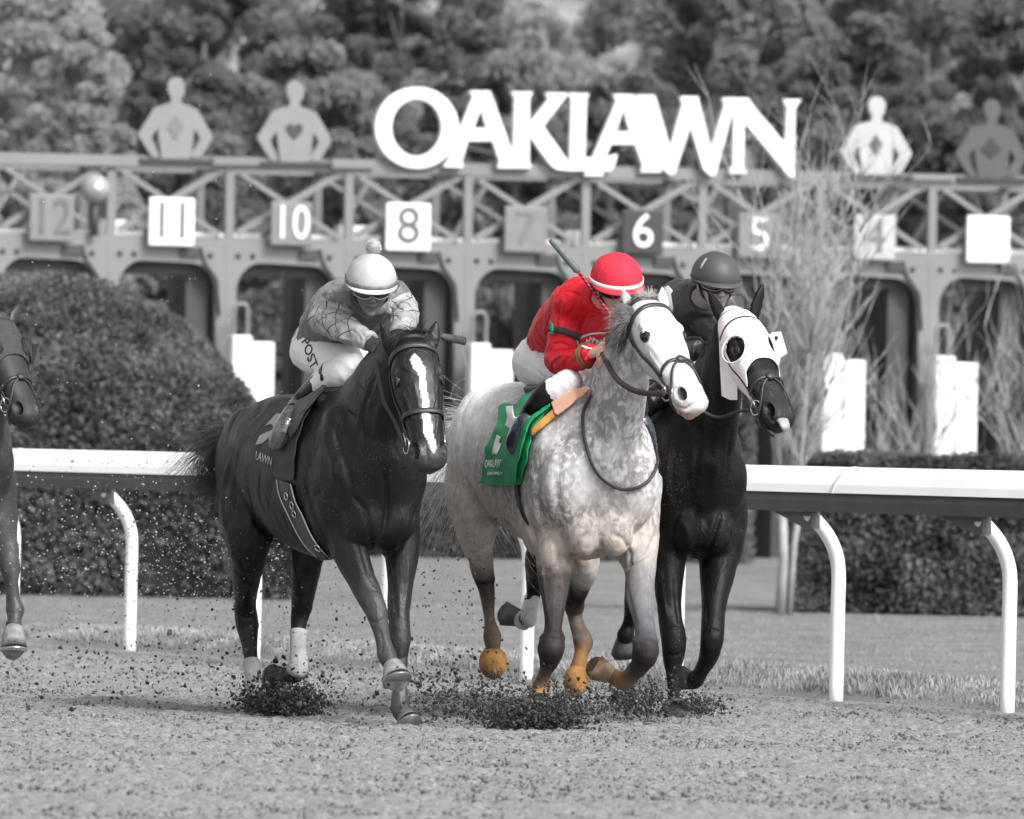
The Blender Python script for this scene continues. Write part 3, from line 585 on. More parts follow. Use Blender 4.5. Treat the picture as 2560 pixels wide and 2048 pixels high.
HP = np.array([  # t, front, back, half width  (metres; t along poll..muzzle)
 (-.10, .030, .045, .035), (-.04, .062, .080, .066), (.04, .082, .100, .086), (.14, .094, .118, .100), (.24, .098, .138, .107), (.33, .093, .152, .104),
 (.42, .084, .150, .100), (.50, .076, .126, .090), (.58, .070, .102, .083), (.68, .064, .086, .076), (.78, .060, .076, .073), (.86, .062, .074, .082),
 (.92, .060, .070, .084), (.97, .050, .062, .074), (1.00, .034, .050, .058), (1.02, .010, .022, .024)])
class Head:
    def __init__(s, p0, yaw, pitch, roll=0, L=.62, k=1.0, tilt=0):
        y, p = R(yaw), R(pitch); s.p0 = p0; s.L = L; s.k = k
        s.a = Vector((math.sin(y) * math.cos(p), -math.cos(y) * math.cos(p), -math.sin(p)))
        s.n = Vector((math.sin(y) * math.sin(p), -math.cos(y) * math.sin(p), math.cos(p))); s.s = Vector((math.cos(y), math.sin(y), 0))
        if roll:
            q = Matrix.Rotation(R(roll), 3, s.a); s.n = q @ s.n; s.s = q @ s.s
        if tilt:
            q = Matrix.Rotation(R(-tilt), 3, 'Y'); s.a = q @ s.a; s.n = q @ s.n; s.s = q @ s.s
    def prof(s, t): return [float(np.interp(t, HP[:, 0], HP[:, i])) * s.k for i in (1, 2, 3)]
    def H(s, t, ang, off=0.0):
        f, b, hw = s.prof(t); ca, sa = math.cos(R(ang)), math.sin(R(ang))
        x = hw * math.copysign(abs(sa) ** .80, sa); y = (f * abs(ca) ** .72) if ca > 0 else -(b * abs(ca) ** .85)
        if ca < 0: x *= 1 - .42 * abs(ca) ** 1.2
        d = s.s * x + s.n * y; d2 = d.normalized()
        return s.p0 + s.a * (t * s.L) + d + d2 * off
    def local(s, co):                       # numpy: t, sideways, forward
        q = co - np.array(s.p0); return q @ np.array(s.a) / s.L, q @ np.array(s.s), q @ np.array(s.n)
    def add(s, mb):
        ts = np.concatenate([np.linspace(-.10, .95, 24), [.97, .985, 1.0, 1.01, 1.02]]); n = 24; vs = []; fs = []
        for t in ts:
            for k in range(n): vs.append(s.H(t, 360 * k / n))
        m = len(ts)
        for i in range(m - 1):
            for k in range(n): fs.append((i * n + k, i * n + (k + 1) % n, (i + 1) * n + (k + 1) % n, (i + 1) * n + k))
        fs += [tuple(range(n - 1, -1, -1)), tuple((m - 1) * n + k for k in range(n))]; mb.add(vs, fs)
        ax = (s.s, s.n, s.a)
        for g in (-1, 1):
            mb.ell(s.H(.265, 60 * g, -.010), (.026, .022, .038), ax)            # brow
            mb.ell(s.H(.365, 76 * g, -.014), (.018, .02, .030), ax)            # under the eye
            mb.ell(s.H(.36, 118 * g, -.045), (.040, .062, .095), ax)           # cheek
            a_ = s.H(.40, 66 * g, -.006); b_ = s.H(.60, 58 * g, -.008); mb.tube([a_, (a_ + b_) / 2, b_], [.010, .011, .004], 8)   # facial crest
            c = s.H(.895, 47 * g, -.006)                                       # nostril rim
            for k in range(10):
                al = 2 * math.pi * k / 10; mb.ell(c + s.a * (.033 * math.sin(al)) + (s.n * .55 + s.s * (-g) * .35).normalized() * (.020 * math.cos(al)), (.0095, .0095, .0095), ax, 8)
        mb.ell(s.H(.945, 174, -.016), (.034, .024, .036), ax)                  # chin
        mb.ell(s.H(.985, 10, -.030), (.040, .022, .024), ax)                   # upper lip
    def ear(s, mb, base, tip, w=.034):
        d = tip - base; pts = [base - d * .12, base + d * .12, base + d * .38 + d.cross(s.a) * .0, base + d * .68, base + d * .9, tip]
        mb.loft(pts, [(.022, .016), (w * .85, .017), (w, .015), (w * .72, .012), (w * .34, .009), (.005, .005)], side=s.s, n=10)

def nearest_path(co, pts, rad):            # distance / radius to a dense path and index along it
    best = np.full(len(co), 1e9); idx = np.zeros(len(co), int)
    for i, (p, r) in enumerate(zip(pts, rad)):
        d = np.linalg.norm(co - np.array(p), axis=1); m_ = d < best; best[m_] = d[m_]; idx[m_] = i
    return best / np.array(rad)[idx], idx

def hoof(name, root, top, bot, rt, rb, m, fr, shoe=None, toe=.35, round_=False):
    d = (bot - top); t = d.normalized(); f = (fr.h - t * fr.h.dot(t)); f = f.normalized() if f.length > .25 else (Vector((0, 0, -1)) - t * (-t.z)).normalized()
    pts = [top - t * .006, top + d * .02, top + d * .5, top + d, top + d * 1.02]; pts = [p + f * (toe * rb * .6 * i / 4) for i, p in enumerate(pts)]
    if round_:                              # seen toe-on in the air, caked with mud
        pp = [top + d * k for k in (-.08, .12, .34, .58, .80, .95, 1.03)]; q = (.72, .98, 1.08, 1.06, .86, .55, .2)
        mb = MB(); mb.loft(pp, [(rb * k, rb * k * 1.02) for k in q], side=fr.lat, n=20); return mb.build(name, m, root)
    mb = MB(); mb.loft(pts, [(rt * .8, rt * .8), (rt, rt), ((rt + rb) / 2, (rt + rb) / 2 * 1.04), (rb, rb * 1.1), (rb * .85, rb * .9)], side=fr.lat, n=20)
    o = mb.build(name, m, root)
    if shoe: MB().loft([pts[3] + t * .001, pts[3] + t * .012], [(rb * 1.03, rb * 1.13)] * 2, side=fr.lat, n=20).build('horseshoe', shoe, o)
    return o

def make_horse(name, label, fr, rings, muscles, legs, neck, head, ears, mat, paint, hoofmats, voxel=.0075, smooth=5, extra=None, hair=None, basecol=(.01, .009, .0085), joints=None, relief=.006):
    root = empty(name, fr.L(-.8, 0, 0), label, 'horse')
    mb = MB()
    pts = []; rr = []
    for xf, zb, ztp, hw in [tuple(v) for v in cr(rings, 3)]: pts.append(fr.L(xf, 0, (zb + ztp) / 2)); rr.append((max(hw, .01), max((ztp - zb) / 2, .01)))
    mb.loft(pts, rr, side=fr.lat, n=28, pw=.93)
    for (xf, l, z, a, b, c_) in muscles:
        for g in ((-1, 1) if l else (1,)): mb.ell(fr.L(xf, l * g, z), (a, b, c_), (fr.h, fr.lat, Z), 18)
    npts = [fr.J(p[0], p[1], p[2]) for p in neck]; dense = cr([(*npts[i], neck[i][3], neck[i][4]) for i in range(len(neck))], 4)
    mb.loft([Vector(d[:3]) for d in dense], [(d[4], d[3]) for d in dense], side=fr.lat, n=22)
    for lg in legs:                                                   # thighs and upper arms blend into the trunk
        q = [(*fr.J(p[0], p[1], p[2]), p[3]) for p in lg[:3]]; d = cr(q, 4); mb.loft([Vector(v[:3]) for v in d], [(v[3] * .98, v[3] * 1.15) for v in d], side=fr.lat, n=16)
    tr = fuse('tmp', mb, .014, 16, mat); mb = MB(); mb.add([tuple(v.co) for v in tr.data.vertices], [tuple(p.vertices) for p in tr.data.polygons]); me_ = tr.data; bpy.data.objects.remove(tr); bpy.data.meshes.remove(me_)
    for lg, (kn, ft, ty) in zip(legs, joints or []):                    # knees, hocks, tendons, fetlocks
        q = [fr.J(p[0], p[1], p[2]) for p in lg]; k_, f_ = q[kn], q[ft]; rk = lg[kn][3]; up = (q[kn - 1] - k_).normalized(); dn = (q[kn + 1] - k_).normalized(); ax_ = (up - dn).normalized()
        bk_ = -(fr.h - ax_ * fr.h.dot(ax_)).normalized(); bd = (f_ - k_).normalized(); b2 = -(fr.h - bd * fr.h.dot(bd)); b2 = b2.normalized() if b2.length > .3 else bk_
        if ty == 'f':
            mb.ell(k_ - bk_ * rk * .12, (rk * 1.04, rk * .86, rk * 1.15), (fr.lat, bk_, ax_), 14); mb.ell(k_ + bk_ * rk * .85 + up * .012, (rk * .34, rk * .36, rk * .5), (fr.lat, bk_, ax_), 10)
            for g in (-1, 1): mb.ell(k_ + fr.lat * (g * rk * .62) + up * rk * .75, (rk * .42, rk * .5, rk * .5), (fr.lat, bk_, ax_), 10)
        else:
            hp_ = k_ + bk_ * rk * .95 + up * .035; mb.ell(hp_, (.018, .022, .026), (fr.lat, bk_, ax_), 10); mb.tube([hp_, hp_ + up * .07 - bk_ * .006, hp_ + up * .15 - bk_ * .03], [.018, .013, .016], 8); mb.tube([hp_, k_ + bk_ * rk * .6 - up * .04], [.017, .018], 8)
            mb.ell(k_ - bk_ * rk * .3, (rk * 1.0, rk * .7, rk * .95), (fr.lat, bk_, ax_), 12)
        rc = lg[ft - 1][3]; s0 = k_ + bd * rk * .9 + b2 * (rc * .55 + .014); s1 = f_ - bd * .03 + b2 * (rc * .45 + .014); mb.tube([s0, (s0 + s1) / 2, s1], [.012, .0105, .013], 8)
        mb.ell(f_ + b2 * lg[ft][3] * .62, (lg[ft][3] * .75, lg[ft][3] * .62, lg[ft][3] * .7), (fr.lat, b2, bd), 10)
        for g in (-1, 1): mb.ell(f_ + fr.lat * (g * lg[ft][3] * .35), (lg[ft][3] * .75, lg[ft][3] * .9, lg[ft][3] * .8), (fr.lat, b2, bd), 10)
        lo = k_ + bd * .0; mb.ell(q[kn - 2].lerp(q[kn - 1], .3) - bk_ * lg[kn - 1][3] * .35, (lg[kn - 1][3] * .8, lg[kn - 1][3] * .9, .10), (fr.lat, bk_, up), 12)
    head.add(mb)
    for b_, t_ in ears: head.ear(mb, b_, t_)
    paths = []
    for lg in legs:
        q = [(*fr.J(p[0], p[1], p[2]), p[3], *(p[4] if len(p) > 4 else basecol)) for p in lg]; d = cr(q, 4); paths.append(d); d = [np.array(v) for v in d]
        for i_ in range(5): d[i_][3] *= .45 + .11 * i_
        side = fr.lat
        mb.loft([Vector(v[:3]) for v in d], [(v[3], v[3] * (1.18 if v[3] > .058 else 1.06)) for v in d], side=side, n=16)
    def post(co, no):
        t, sx, fy = head.local(co)
        inhead = (t > -.1) & (t < 1.1) & (np.abs(sx) < .2) & (np.abs(fy) < .22); am = np.where(inhead, .18, 1.0) * relief * np.clip((co[:, 2] - .15) / .5, .25, 1)
        f1 = n3(co, 101, 6.5) - .5; f2 = np.abs(n3(co * np.array([1, 1, .55]), 103, 9) - .5) * 2; co = co + no * (am * (f1 * 2 + .9 * (np.minimum(f2, .35) / .35 - .7)))[:, None]
        dark = np.zeros(len(co))
        for g in (-1, 1):                                            # nostrils pressed in
            c = np.array(head.H(.895, 47 * g, .0)); q = co - c
            u = q @ np.array(head.a) / .032; v_ = q @ np.array((head.n * .55 - head.s * g * .35).normalized()) / .0205; w_ = q @ np.array((head.s * g + head.n * .3).normalized()) / .03
            d = u * u + v_ * v_ + w_ * w_; k = np.clip(1 - d / 1.6, 0, 1)
            co = co - (k ** .6 * .028)[:, None] * np.array((head.s * g + head.n * .4).normalized()); dark = np.maximum(dark, np.clip(k * 3, 0, 1))
        # mouth crease
        ang = np.degrees(np.arctan2(np.abs(sx), fy)); k = np.exp(-((ang - 116) / 5.5) ** 2) * (t > .83) * (t < 1.01) * (np.abs(sx) < .1) * (np.abs(fy) < .1)
        co = co - no * (k * .006)[:, None]
        col, att = paint(co, no, (t, sx, fy), paths, k)
        col = col * (1 - dark[:, None] * .93); att['coat'] = col; return co, att
    body = fuse('body', mb, voxel, smooth, mat, root, post)
    # hooves
    for i, (tp, bt, r0, r1) in enumerate(hoofmats['h']):
        hoof('hoof', root, fr.J(*tp), fr.J(*bt), r0, r1, hoofmats['m'][i], fr, hoofmats.get('shoe'), round_=i in hoofmats.get('r', ()))
    for g in (-1, 1):
        c = head.H(.325, 68 * g, -.0115); e = MB().ell(c, (.0255, .0255, .0255), n=16).build('eye', m_eye, root)
        lid = MB(); pts = []
        for k in range(17):
            al = 2 * math.pi * k / 16; dn = (head.s * g * .9 + head.n * .35).normalized(); u = head.a; v_ = dn.cross(u)
            pts.append(c + u * (.027 * math.cos(al)) + v_ * (.0185 * math.sin(al)) + dn * .0135)
        lid.tube(pts, .0052, 6); lid.build('eyelid', m_lid, e)
    return root, body, paths

from mathutils.bvhtree import BVHTree
def bvh(*objs):
    dg = bpy.context.evaluated_depsgraph_get(); dg.update(); vs = []; fs = []
    for o in objs:
        me = o.evaluated_get(dg).to_mesh(); n = len(vs); mw = o.matrix_world
        vs += [mw @ v.co for v in me.vertices]; fs += [tuple(i + n for i in p.vertices) for p in me.polygons]; o.evaluated_get(dg).to_mesh_clear()
    return BVHTree.FromPolygons(vs, fs)
def hit(tr, px, py, off, far=None):
    r = ray(px, py).normalized(); h = tr.ray_cast(CAM, r)
    if h[0] is None:
        q = far if far is not None else CAM + r * 36; k = (q - CAM).dot(r); n = tr.find_nearest(CAM + r * k); p = CAM + r * ((n[0] - CAM).dot(r)); return p, -r
    n = h[1] if h[1].dot(r) < 0 else -h[1]; return h[0] + n * off, n
def sculpt(body, strokes):
    """press creases (negative) or raise ridges along lines drawn over the skin"""
    tr = bvh(body); me = body.data; n = len(me.vertices); co = np.empty(n * 3, np.float32); me.vertices.foreach_get('co', co); co = co.reshape(-1, 3).astype(float)
    no = np.empty(n * 3, np.float32); me.vertex_normals.foreach_get('vector', no); no = no.reshape(-1, 3); disp = np.zeros(n)
    for (pts, wd, amp) in strokes:
        d = cr(pts, 8); q = [np.array(hit(tr, x, y, 0)[0]) for x, y in d]; m = len(q); best = np.full(n, 1e9); kk = np.zeros(n)
        for i, p in enumerate(q):
            dd = np.linalg.norm(co - p, axis=1); m_ = dd < best; best[m_] = dd[m_]; kk[m_] = i / max(m - 1, 1)
        disp += amp * np.exp(-(best / wd) ** 2) * np.clip(np.sin(np.pi * np.clip(kk, .06, .94)) * 2.2, 0, 1)
    co = co + no * disp[:, None]; me.vertices.foreach_set('co', co.astype(np.float32).ravel()); me.update()
m_eye = M('horse_eye', .006, rough=.12, var=.1, spec=.5)
m_lid = M('eyelid_skin', .015, rough=.6)
m_leather = M('dark_leather', .018, rough=.45, var=.2, scale=15, bump=.001, bscale=200)
m_steel = M('bit_steel', .55, rough=.2, metal=1, var=.05)
m_black = M('matte_black', .012, rough=.7)
def coatmat(name, rough, dap=False, spec=.4, bump=.0015, speck=.6, veins=.0):
    m = M(name, 0, rough=rough, var=.10, scale=26, attr='coat', spec=spec, bump=bump, bscale=120); n = m.node_tree; N = n.nodes.new; L = n.links.new; b = n.nodes['Principled BSDF']
    src0 = b.inputs['Base Color'].links[0].from_socket; tc0 = N('ShaderNodeTexCoord'); ns = N('ShaderNodeTexNoise'); ns.inputs['Scale'].default_value = 150; ns.inputs['Detail'].default_value = 2; L(tc0.outputs['Object'], ns.inputs['Vector'])
    nl = N('ShaderNodeTexNoise'); nl.inputs['Scale'].default_value = 4; nl.inputs['Detail'].default_value = 4; L(tc0.outputs['Object'], nl.inputs['Vector'])
    a1 = N('ShaderNodeMath'); a1.operation = 'MULTIPLY_ADD'; L(nl.outputs[0], a1.inputs[0]); a1.inputs[1].default_value = .35; L(ns.outputs[0], a1.inputs[2])
    r1 = N('ShaderNodeMapRange'); r1.inputs[1].default_value = .86; r1.inputs[2].default_value = .93; r1.inputs[4].default_value = speck; L(a1.outputs[0], r1.inputs[0])
    ms = N('ShaderNodeMix'); ms.data_type = 'RGBA'; L(r1.outputs[0], ms.inputs[0]); L(src0, ms.inputs[6]); ms.inputs[7].default_value = (.16, .155, .15, 1); L(ms.outputs[2], b.inputs['Base Color'])
    rr_ = N('ShaderNodeMapRange'); rr_.inputs[1].default_value = .3; rr_.inputs[2].default_value = .7; rr_.inputs[3].default_value = rough - .08; rr_.inputs[4].default_value = rough + .16; L(nl.outputs[0], rr_.inputs[0]); L(rr_.outputs[0], b.inputs['Roughness'])
    if veins:                              # fine raised veins and wrinkles under a short streaky coat
        mp = N('ShaderNodeMapping'); mp.inputs['Scale'].default_value = (1, 1, .5); L(tc0.outputs['Object'], mp.inputs[0])
        nv = N('ShaderNodeTexNoise'); nv.inputs['Scale'].default_value = 6.5; nv.inputs['Detail'].default_value = 2; nv.inputs['Distortion'].default_value = 1.2; L(mp.outputs[0], nv.inputs['Vector'])
        q1 = N('ShaderNodeMath'); q1.operation = 'SUBTRACT'; L(nv.outputs[0], q1.inputs[0]); q1.inputs[1].default_value = .5
        q2 = N('ShaderNodeMath'); q2.operation = 'ABSOLUTE'; L(q1.outputs[0], q2.inputs[0]); q3 = N('ShaderNodeMapRange'); q3.inputs[1].default_value = 0; q3.inputs[2].default_value = .05; q3.inputs[3].default_value = 1; q3.inputs[4].default_value = 0; q3.interpolation_type = 'SMOOTHSTEP'; L(q2.outputs[0], q3.inputs[0])
        mh = N('ShaderNodeMapping'); mh.inputs['Scale'].default_value = (1, 1, .22); mh.inputs['Rotation'].default_value = (0, .5, 0); L(tc0.outputs['Object'], mh.inputs[0]); nh = N('ShaderNodeTexNoise'); nh.inputs['Scale'].default_value = 110; nh.inputs['Detail'].default_value = 3; L(mh.outputs[0], nh.inputs['Vector'])
        b1 = N('ShaderNodeBump'); b1.inputs['Distance'].default_value = veins; L(q3.outputs[0], b1.inputs['Height']); b2 = N('ShaderNodeBump'); b2.inputs['Distance'].default_value = .0018; L(nh.outputs[0], b2.inputs['Height']); L(b1.outputs[0], b2.inputs['Normal']); L(b2.outputs[0], b.inputs['Normal'])
    if dap:
        src = b.inputs['Base Color'].links[0].from_socket
        tc = N('ShaderNodeTexCoord'); no = N('ShaderNodeTexNoise'); no.inputs['Scale'].default_value = 14; no.inputs['Detail'].default_value = 3; L(tc.outputs['Object'], no.inputs['Vector'])
        mx = N('ShaderNodeMix'); mx.data_type = 'RGBA'; mx.blend_type = 'ADD'; mx.inputs[0].default_value = .075; L(tc.outputs['Object'], mx.inputs[6]); L(no.outputs['Color'], mx.inputs[7])
        vo = N('ShaderNodeTexVoronoi'); vo.inputs['Scale'].default_value = 36; vo.feature = 'SMOOTH_F1'; vo.inputs['Smoothness'].default_value = .8; L(mx.outputs[2], vo.inputs['Vector'])
        st = N('ShaderNodeMapping'); st.inputs['Scale'].default_value = (1, 1, .55); L(tc.outputs['Object'], st.inputs[0])
        nf = N('ShaderNodeTexNoise'); nf.inputs['Scale'].default_value = 44; nf.inputs['Detail'].default_value = 3; nf.inputs['Distortion'].default_value = .7; L(st.outputs[0], nf.inputs['Vector'])
        ad = N('ShaderNodeMath'); ad.operation = 'MULTIPLY_ADD'; L(vo.outputs['Distance'], ad.inputs[0]); ad.inputs[1].default_value = .55; L(nf.outputs[0], ad.inputs[2])
        mr = N('ShaderNodeMapRange'); mr.inputs[1].default_value = .52; mr.inputs[2].default_value = .92; mr.interpolation_type = 'SMOOTHSTEP'; L(ad.outputs[0], mr.inputs[0])
        n2 = N('ShaderNodeTexNoise'); n2.inputs['Scale'].default_value = 5.5; n2.inputs['Detail'].default_value = 3; L(tc.outputs['Object'], n2.inputs['Vector'])
        m2 = N('ShaderNodeMapRange'); m2.inputs[1].default_value = .36; m2.inputs[2].default_value = .64; m2.inputs[3].default_value = .35; m2.inputs[4].default_value = 1.3; L(n2.outputs[0], m2.inputs[0])
        at = N('ShaderNodeAttribute'); at.attribute_name = 'dapple'; mu = N('ShaderNodeMath'); mu.operation = 'MULTIPLY'; L(mr.outputs[0], mu.inputs[0]); L(at.outputs['Fac'], mu.inputs[1])
        mu2 = N('ShaderNodeMath'); mu2.operation = 'MULTIPLY'; mu2.use_clamp = True; L(mu.outputs[0], mu2.inputs[0]); L(m2.outputs[0], mu2.inputs[1])
        dk = N('ShaderNodeMix'); dk.data_type = 'RGBA'; dk.blend_type = 'MULTIPLY'; L(mu2.outputs[0], dk.inputs[0]); L(src, dk.inputs[6]); dk.inputs[7].default_value = (.50, .48, .50, 1)
        L(dk.outputs[2], b.inputs['Base Color'])
    return m
m_bay = coatmat('dark_bay_coat', .42, spec=.30, veins=.0011); m_grey = coatmat('grey_coat', .62, True, spec=.25, speck=.12, veins=.0008); m_blk = coatmat('black_coat', .46, spec=.15, veins=.0011); m_bay2 = coatmat('brown_coat', .5)

def leg_paint(co, col, paths, base_thr=1.9):
    for d in paths:
        d = list(np.concatenate([np.array([np.array(a) + (np.array(b) - np.array(a)) * j / 3 for j in range(3)]) for a, b in zip(d[:-1], d[1:])]))
        pts = [v[:3] for v in d]; rad = [v[3] for v in d]; b, i = nearest_path(co, pts, rad); i = np.clip(i + ((n3(co, 55, 30) - .5) * 8).astype(int), 0, len(d) - 1); C_ = np.array([np.clip(v[4:7], 0, 1) for v in d]); al = np.clip(np.arange(len(d)) / 12.0 - 1.4, 0, 1)
        w_ = np.clip((base_thr - b) / .5, 0, 1) * al[i]; col[:] = col * (1 - w_[:, None]) + C_[i] * w_[:, None]

def strap(mb, pts, nrm, w, th=.0035):      # flat strap along points lying on a surface with the given normals
    sd = nrm; mb.loft(pts, [(th, w / 2)] * len(pts), side=sd, n=8, pw=.5)
def head_strap(mb, hd, tas, w, off=.006, k=8):
    d = cr(tas, k); pts = [hd.H(t, a, off) for t, a in d]; nr = []
    for (t, a), p in zip(d, pts): c = hd.p0 + hd.a * (t * hd.L); nr.append((p - c).normalized())
    strap(mb, pts, nr, w)
def ring(mb, c, n_, r, rr=.004):
    n_ = n_.normalized(); u = n_.cross(Vector((0, 0, 1))).normalized(); v_ = n_.cross(u)
    mb.tube([c + u * (r * math.cos(2 * math.pi * k / 18)) + v_ * (r * math.sin(2 * math.pi * k / 18)) for k in range(19)], rr, 6)
def bridle(root, hd, m, nose=.62, browt=.10, w=.022, figure8=False, cheek=True, nm='bridle'):
    mb = MB()
    head_strap(mb, hd, [(browt + .06, -104), (browt + .03, -80), (browt, -50), (browt - .02, 0), (browt, 50), (browt + .03, 80), (browt + .06, 104)], w)
    head_strap(mb, hd, [(-.02, a) for a in (-95, -60, 0, 60, 95)], w, off=.004)
    for g in (-1, 1):
        if cheek: head_strap(mb, hd, [(-.02, 95 * g), (.1, 100 * g), (.3, 100 * g), (.5, 94 * g), (.66, 92 * g), (.8, 92 * g)], w * .75)
        head_strap(mb, hd, [(-.0, 112 * g), (.2, 150 * g), (.3, 180 * g)], w * .6)
    if figure8:
        for g in (-1, 1):
            head_strap(mb, hd, [(nose, 0), (nose - .0, 25 * g), (nose + .02, 60 * g), (nose + .05, 90 * g)], w * .8)
            head_strap(mb, hd, [(nose, 0), (nose + .06, 30 * g), (nose + .17, 66 * g), (nose + .26, 100 * g), (nose + .30, 160 * g), (nose + .30, 180 * g)], w * .62)
        mb.ell(hd.H(nose, 0, .008), (.026, .012, .02), (hd.s, hd.n, hd.a), 12)
    else:
        head_strap(mb, hd, [(nose, a) for a in (-180, -140, -100, -60, -30, 0, 30, 60, 100, 140, 180)], w)
    o = mb.build(nm, m, root)
    r = MB()
    for g in (-1, 1):
        c = hd.H(.80, 96 * g, .010); ring(r, c, hd.s * g + hd.n * .2, .034); r.tube([hd.H(.70, 92 * g, .012), c], .004, 6)
    r.tube([hd.H(.80, 96, 0), hd.H(.80, 150, -.03), hd.H(.80, -150, -.03), hd.H(.80, -96, 0)], .006, 6)
    r.build('bit', m_steel, o)
    return o
def hair_strands(name, root, m, roots, dirs, length, n, seed, spread=.25, r0=.0022, droop=.3, curl=.12, segs=7, lv=.5):
    rr = random.Random(seed); mb = MB()
    for i in range(n):
        k = rr.uniform(0, len(roots) - 1.001); j = int(k); f_ = k - j; p = roots[j].lerp(roots[j + 1], f_) + Vector([rr.gauss(0, .006) for _ in range(3)])
        d = (dirs[j].lerp(dirs[j + 1], f_)).normalized(); d = (d + Vector([rr.gauss(0, spread) for _ in range(3)])).normalized(); L_ = length * rr.uniform(1 - lv, 1.1)
        pts = [p]; q = p.copy(); w_ = Vector([rr.gauss(0, curl) for _ in range(3)])
        for s_ in range(segs):
            d = (d + w_ * .5 + Vector((0, 0, -droop / segs)) + Vector([rr.gauss(0, curl * .35) for _ in range(3)])).normalized(); q = q + d * (L_ / segs); pts.append(q.copy())
        mb.tube(pts, [r0 * (1 - .85 * x / segs) for x in range(segs + 1)], 3)
    return mb.build(name, m, root)
# ================================================================ HORSE 1: dark bay with the blaze
m_wrap = M('white_leg_wrap', .40, rough=.8, var=.35, scale=10, bump=.003, bscale=60)
m_hoofg = M('grey_hoof', .20, rough=.6, var=.3, scale=30, bump=.002, bscale=90)
m_hoofd = M('dark_hoof', .05, rough=.6, var=.4, scale=30)
m_hoofo = M('muddy_orange_hoof', (.24, .115, .032), rough=.85, var=.8, scale=12, bump=.004, bscale=60)
m_blackhair = M('black_hair', .03, rough=.5, var=.2)
fa = Frame(962, 35.25, 22)
rings = [(.06, .98, 1.16, .05), (.02, .86, 1.30, .15), (-.10, .76, 1.40, .215), (-.28, .73, 1.46, .25), (-.5, .71, 1.48, .275), (-.75, .72, 1.43, .29), (-1.0, .78, 1.43, .285), (-1.22, .88, 1.46, .27), (-1.42, .95, 1.41, .23), (-1.56, 1.02, 1.31, .16), (-1.64, 1.10, 1.22, .07)]
mus = [(-.075, .08, .90, .10, .095, .12), (-.09, .12, 1.10, .11, .11, .16), (-.22, .175, 1.10, .16, .075, .30), (-.30, .16, .90, .14, .09, .17), (-1.36, .15, 1.13, .25, .13, .27), (-1.46, .13, 1.0, .17, .12, .25)]
dg = (.048, .046, .044); dd = (.018, .017, .016); bb = (.008, .0075, .007)
hind_R = [(655, 1150, -1.35, .15), (622, 1270, -1.32, .135), (620, 1350, -1.28, .105), (618, 1430, -1.42, .070, bb), (613, 1500, -1.58, .055, bb), (618, 1560, -1.62, .054, bb), (624, 1610, -1.58, .038, bb), (629, 1665, -1.53, .031, bb), (637, 1725, -1.48, .034, bb), (645, 1762, -1.44, .036, bb)]
hind_L = [(770, 1180, -1.28, .14), (782, 1300, -1.2, .12), (770, 1390, -1.2, .075), (762, 1450, -1.32, .062, bb), (754, 1512, -1.46, .050, bb), (747, 1565, -1.47, .036, bb), (745, 1610, -1.44, .031, bb), (746, 1650, -1.40, .036, bb), (741, 1682, -1.40, .042, bb), (722, 1692, -1.48, .034, bb)]
fore_R = [(845, 1160, -.26, .11), (850, 1280, -.22, .098), (873, 1375, -.14, .078, dd), (905, 1450, -.05, .060, dd), (934, 1512, .03, .056, dg), (946, 1552, .07, .046, dg), (956, 1596, .10, .034, dg), (967, 1638, .13, .042, dg), (978, 1660, .17, .036, dg)]
fore_L = [(985, 1190, -.28, .11), (1000, 1320, -.25, .092), (1003, 1420, -.2, .068, dd), (998, 1520, -.14, .050, dd), (1000, 1598, -.08, .050, dd), (1000, 1645, -.06, .036, dd), (1000, 1710, -.03, .032, dg), (1000, 1768, .0, .042, dg), (1008, 1790, .04, .036, dg)]
neck = [(893, 1150, -.34, .30, .15), (925, 1050, -.16, .26, .13), (960, 965, -.01, .20, .105), (995, 895, .09, .145, .09), (1018, 862, .15, .11, .08)]
ha = Head(fa.J(1028, 866, .22), 11, 60, 0, L=.62, k=1.04, tilt=4)
ears = [(fa.J(984, 890, .20), fa.J(952, 806, .20)), (fa.J(1074, 880, .16), fa.J(1093, 800, .13))]
def paint_a(co, no, hd, paths, mouth):
    t, sx, fy = hd; n = len(co); col = np.tile(np.array([.0075, .007, .0065]), (n, 1)); leg_paint(co, col, paths)
    inh = (t > -.05) & (t < 1.05) & (np.abs(sx) < .2) & (fy > -.2) & (fy < .2)
    wob = .006 * np.sin(t * 15) + .003 * np.sin(t * 37 + 1)
    cx = np.interp(t, [.2, .3, .55, .9], [-.015, .012, .004, .012]) + wob * .6; hw = np.interp(t, [.15, .2, .27, .35, .55, .75, .9, .94], [.0, .022, .025, .014, .016, .021, .014, 0])
    k = np.clip((hw - np.abs(sx - cx) + .004 * (n3(co, 91, 60) - .5)) / .003, 0, 1) * inh * (fy > 0)
    col = col * (1 - k[:, None]) + np.array([.78, .77, .75]) * k[:, None]
    mz = np.clip((t - .82) / .1, 0, 1) * inh * (1 - k); col = col + (np.array([.05, .047, .045]) - col) * mz[:, None] * .6
    return col, {}
hm = {'h': [((648, 1762, -1.44), (655, 1790, -1.40), .04, .055), ((712, 1688, -1.53), (684, 1690, -1.62), .040, .056), ((981, 1662, .18), (990, 1700, .22), .042, .063), ((1012, 1788, .06), (1022, 1811, .10), .038, .054)],
      'm': [m_hoofd, m_hoofd, m_hoofg, M('dusty_hoof', .09, rough=.8, var=.3, scale=30)], 'shoe': M('worn_horseshoe', .22, rough=.45, metal=.7, var=.2)}
rootA, bodyA, pathA = make_horse('race_horse', 'dark bay racehorse with a white blaze, leftmost of the three galloping side by side', fa, rings, mus, [hind_R, hind_L, fore_R, fore_L], neck, ha, ears, m_bay, paint_a, hm, joints=[(5, 8, 'h'), (4, 8, 'h'), (4, 7, 'f'), (4, 7, 'f')])
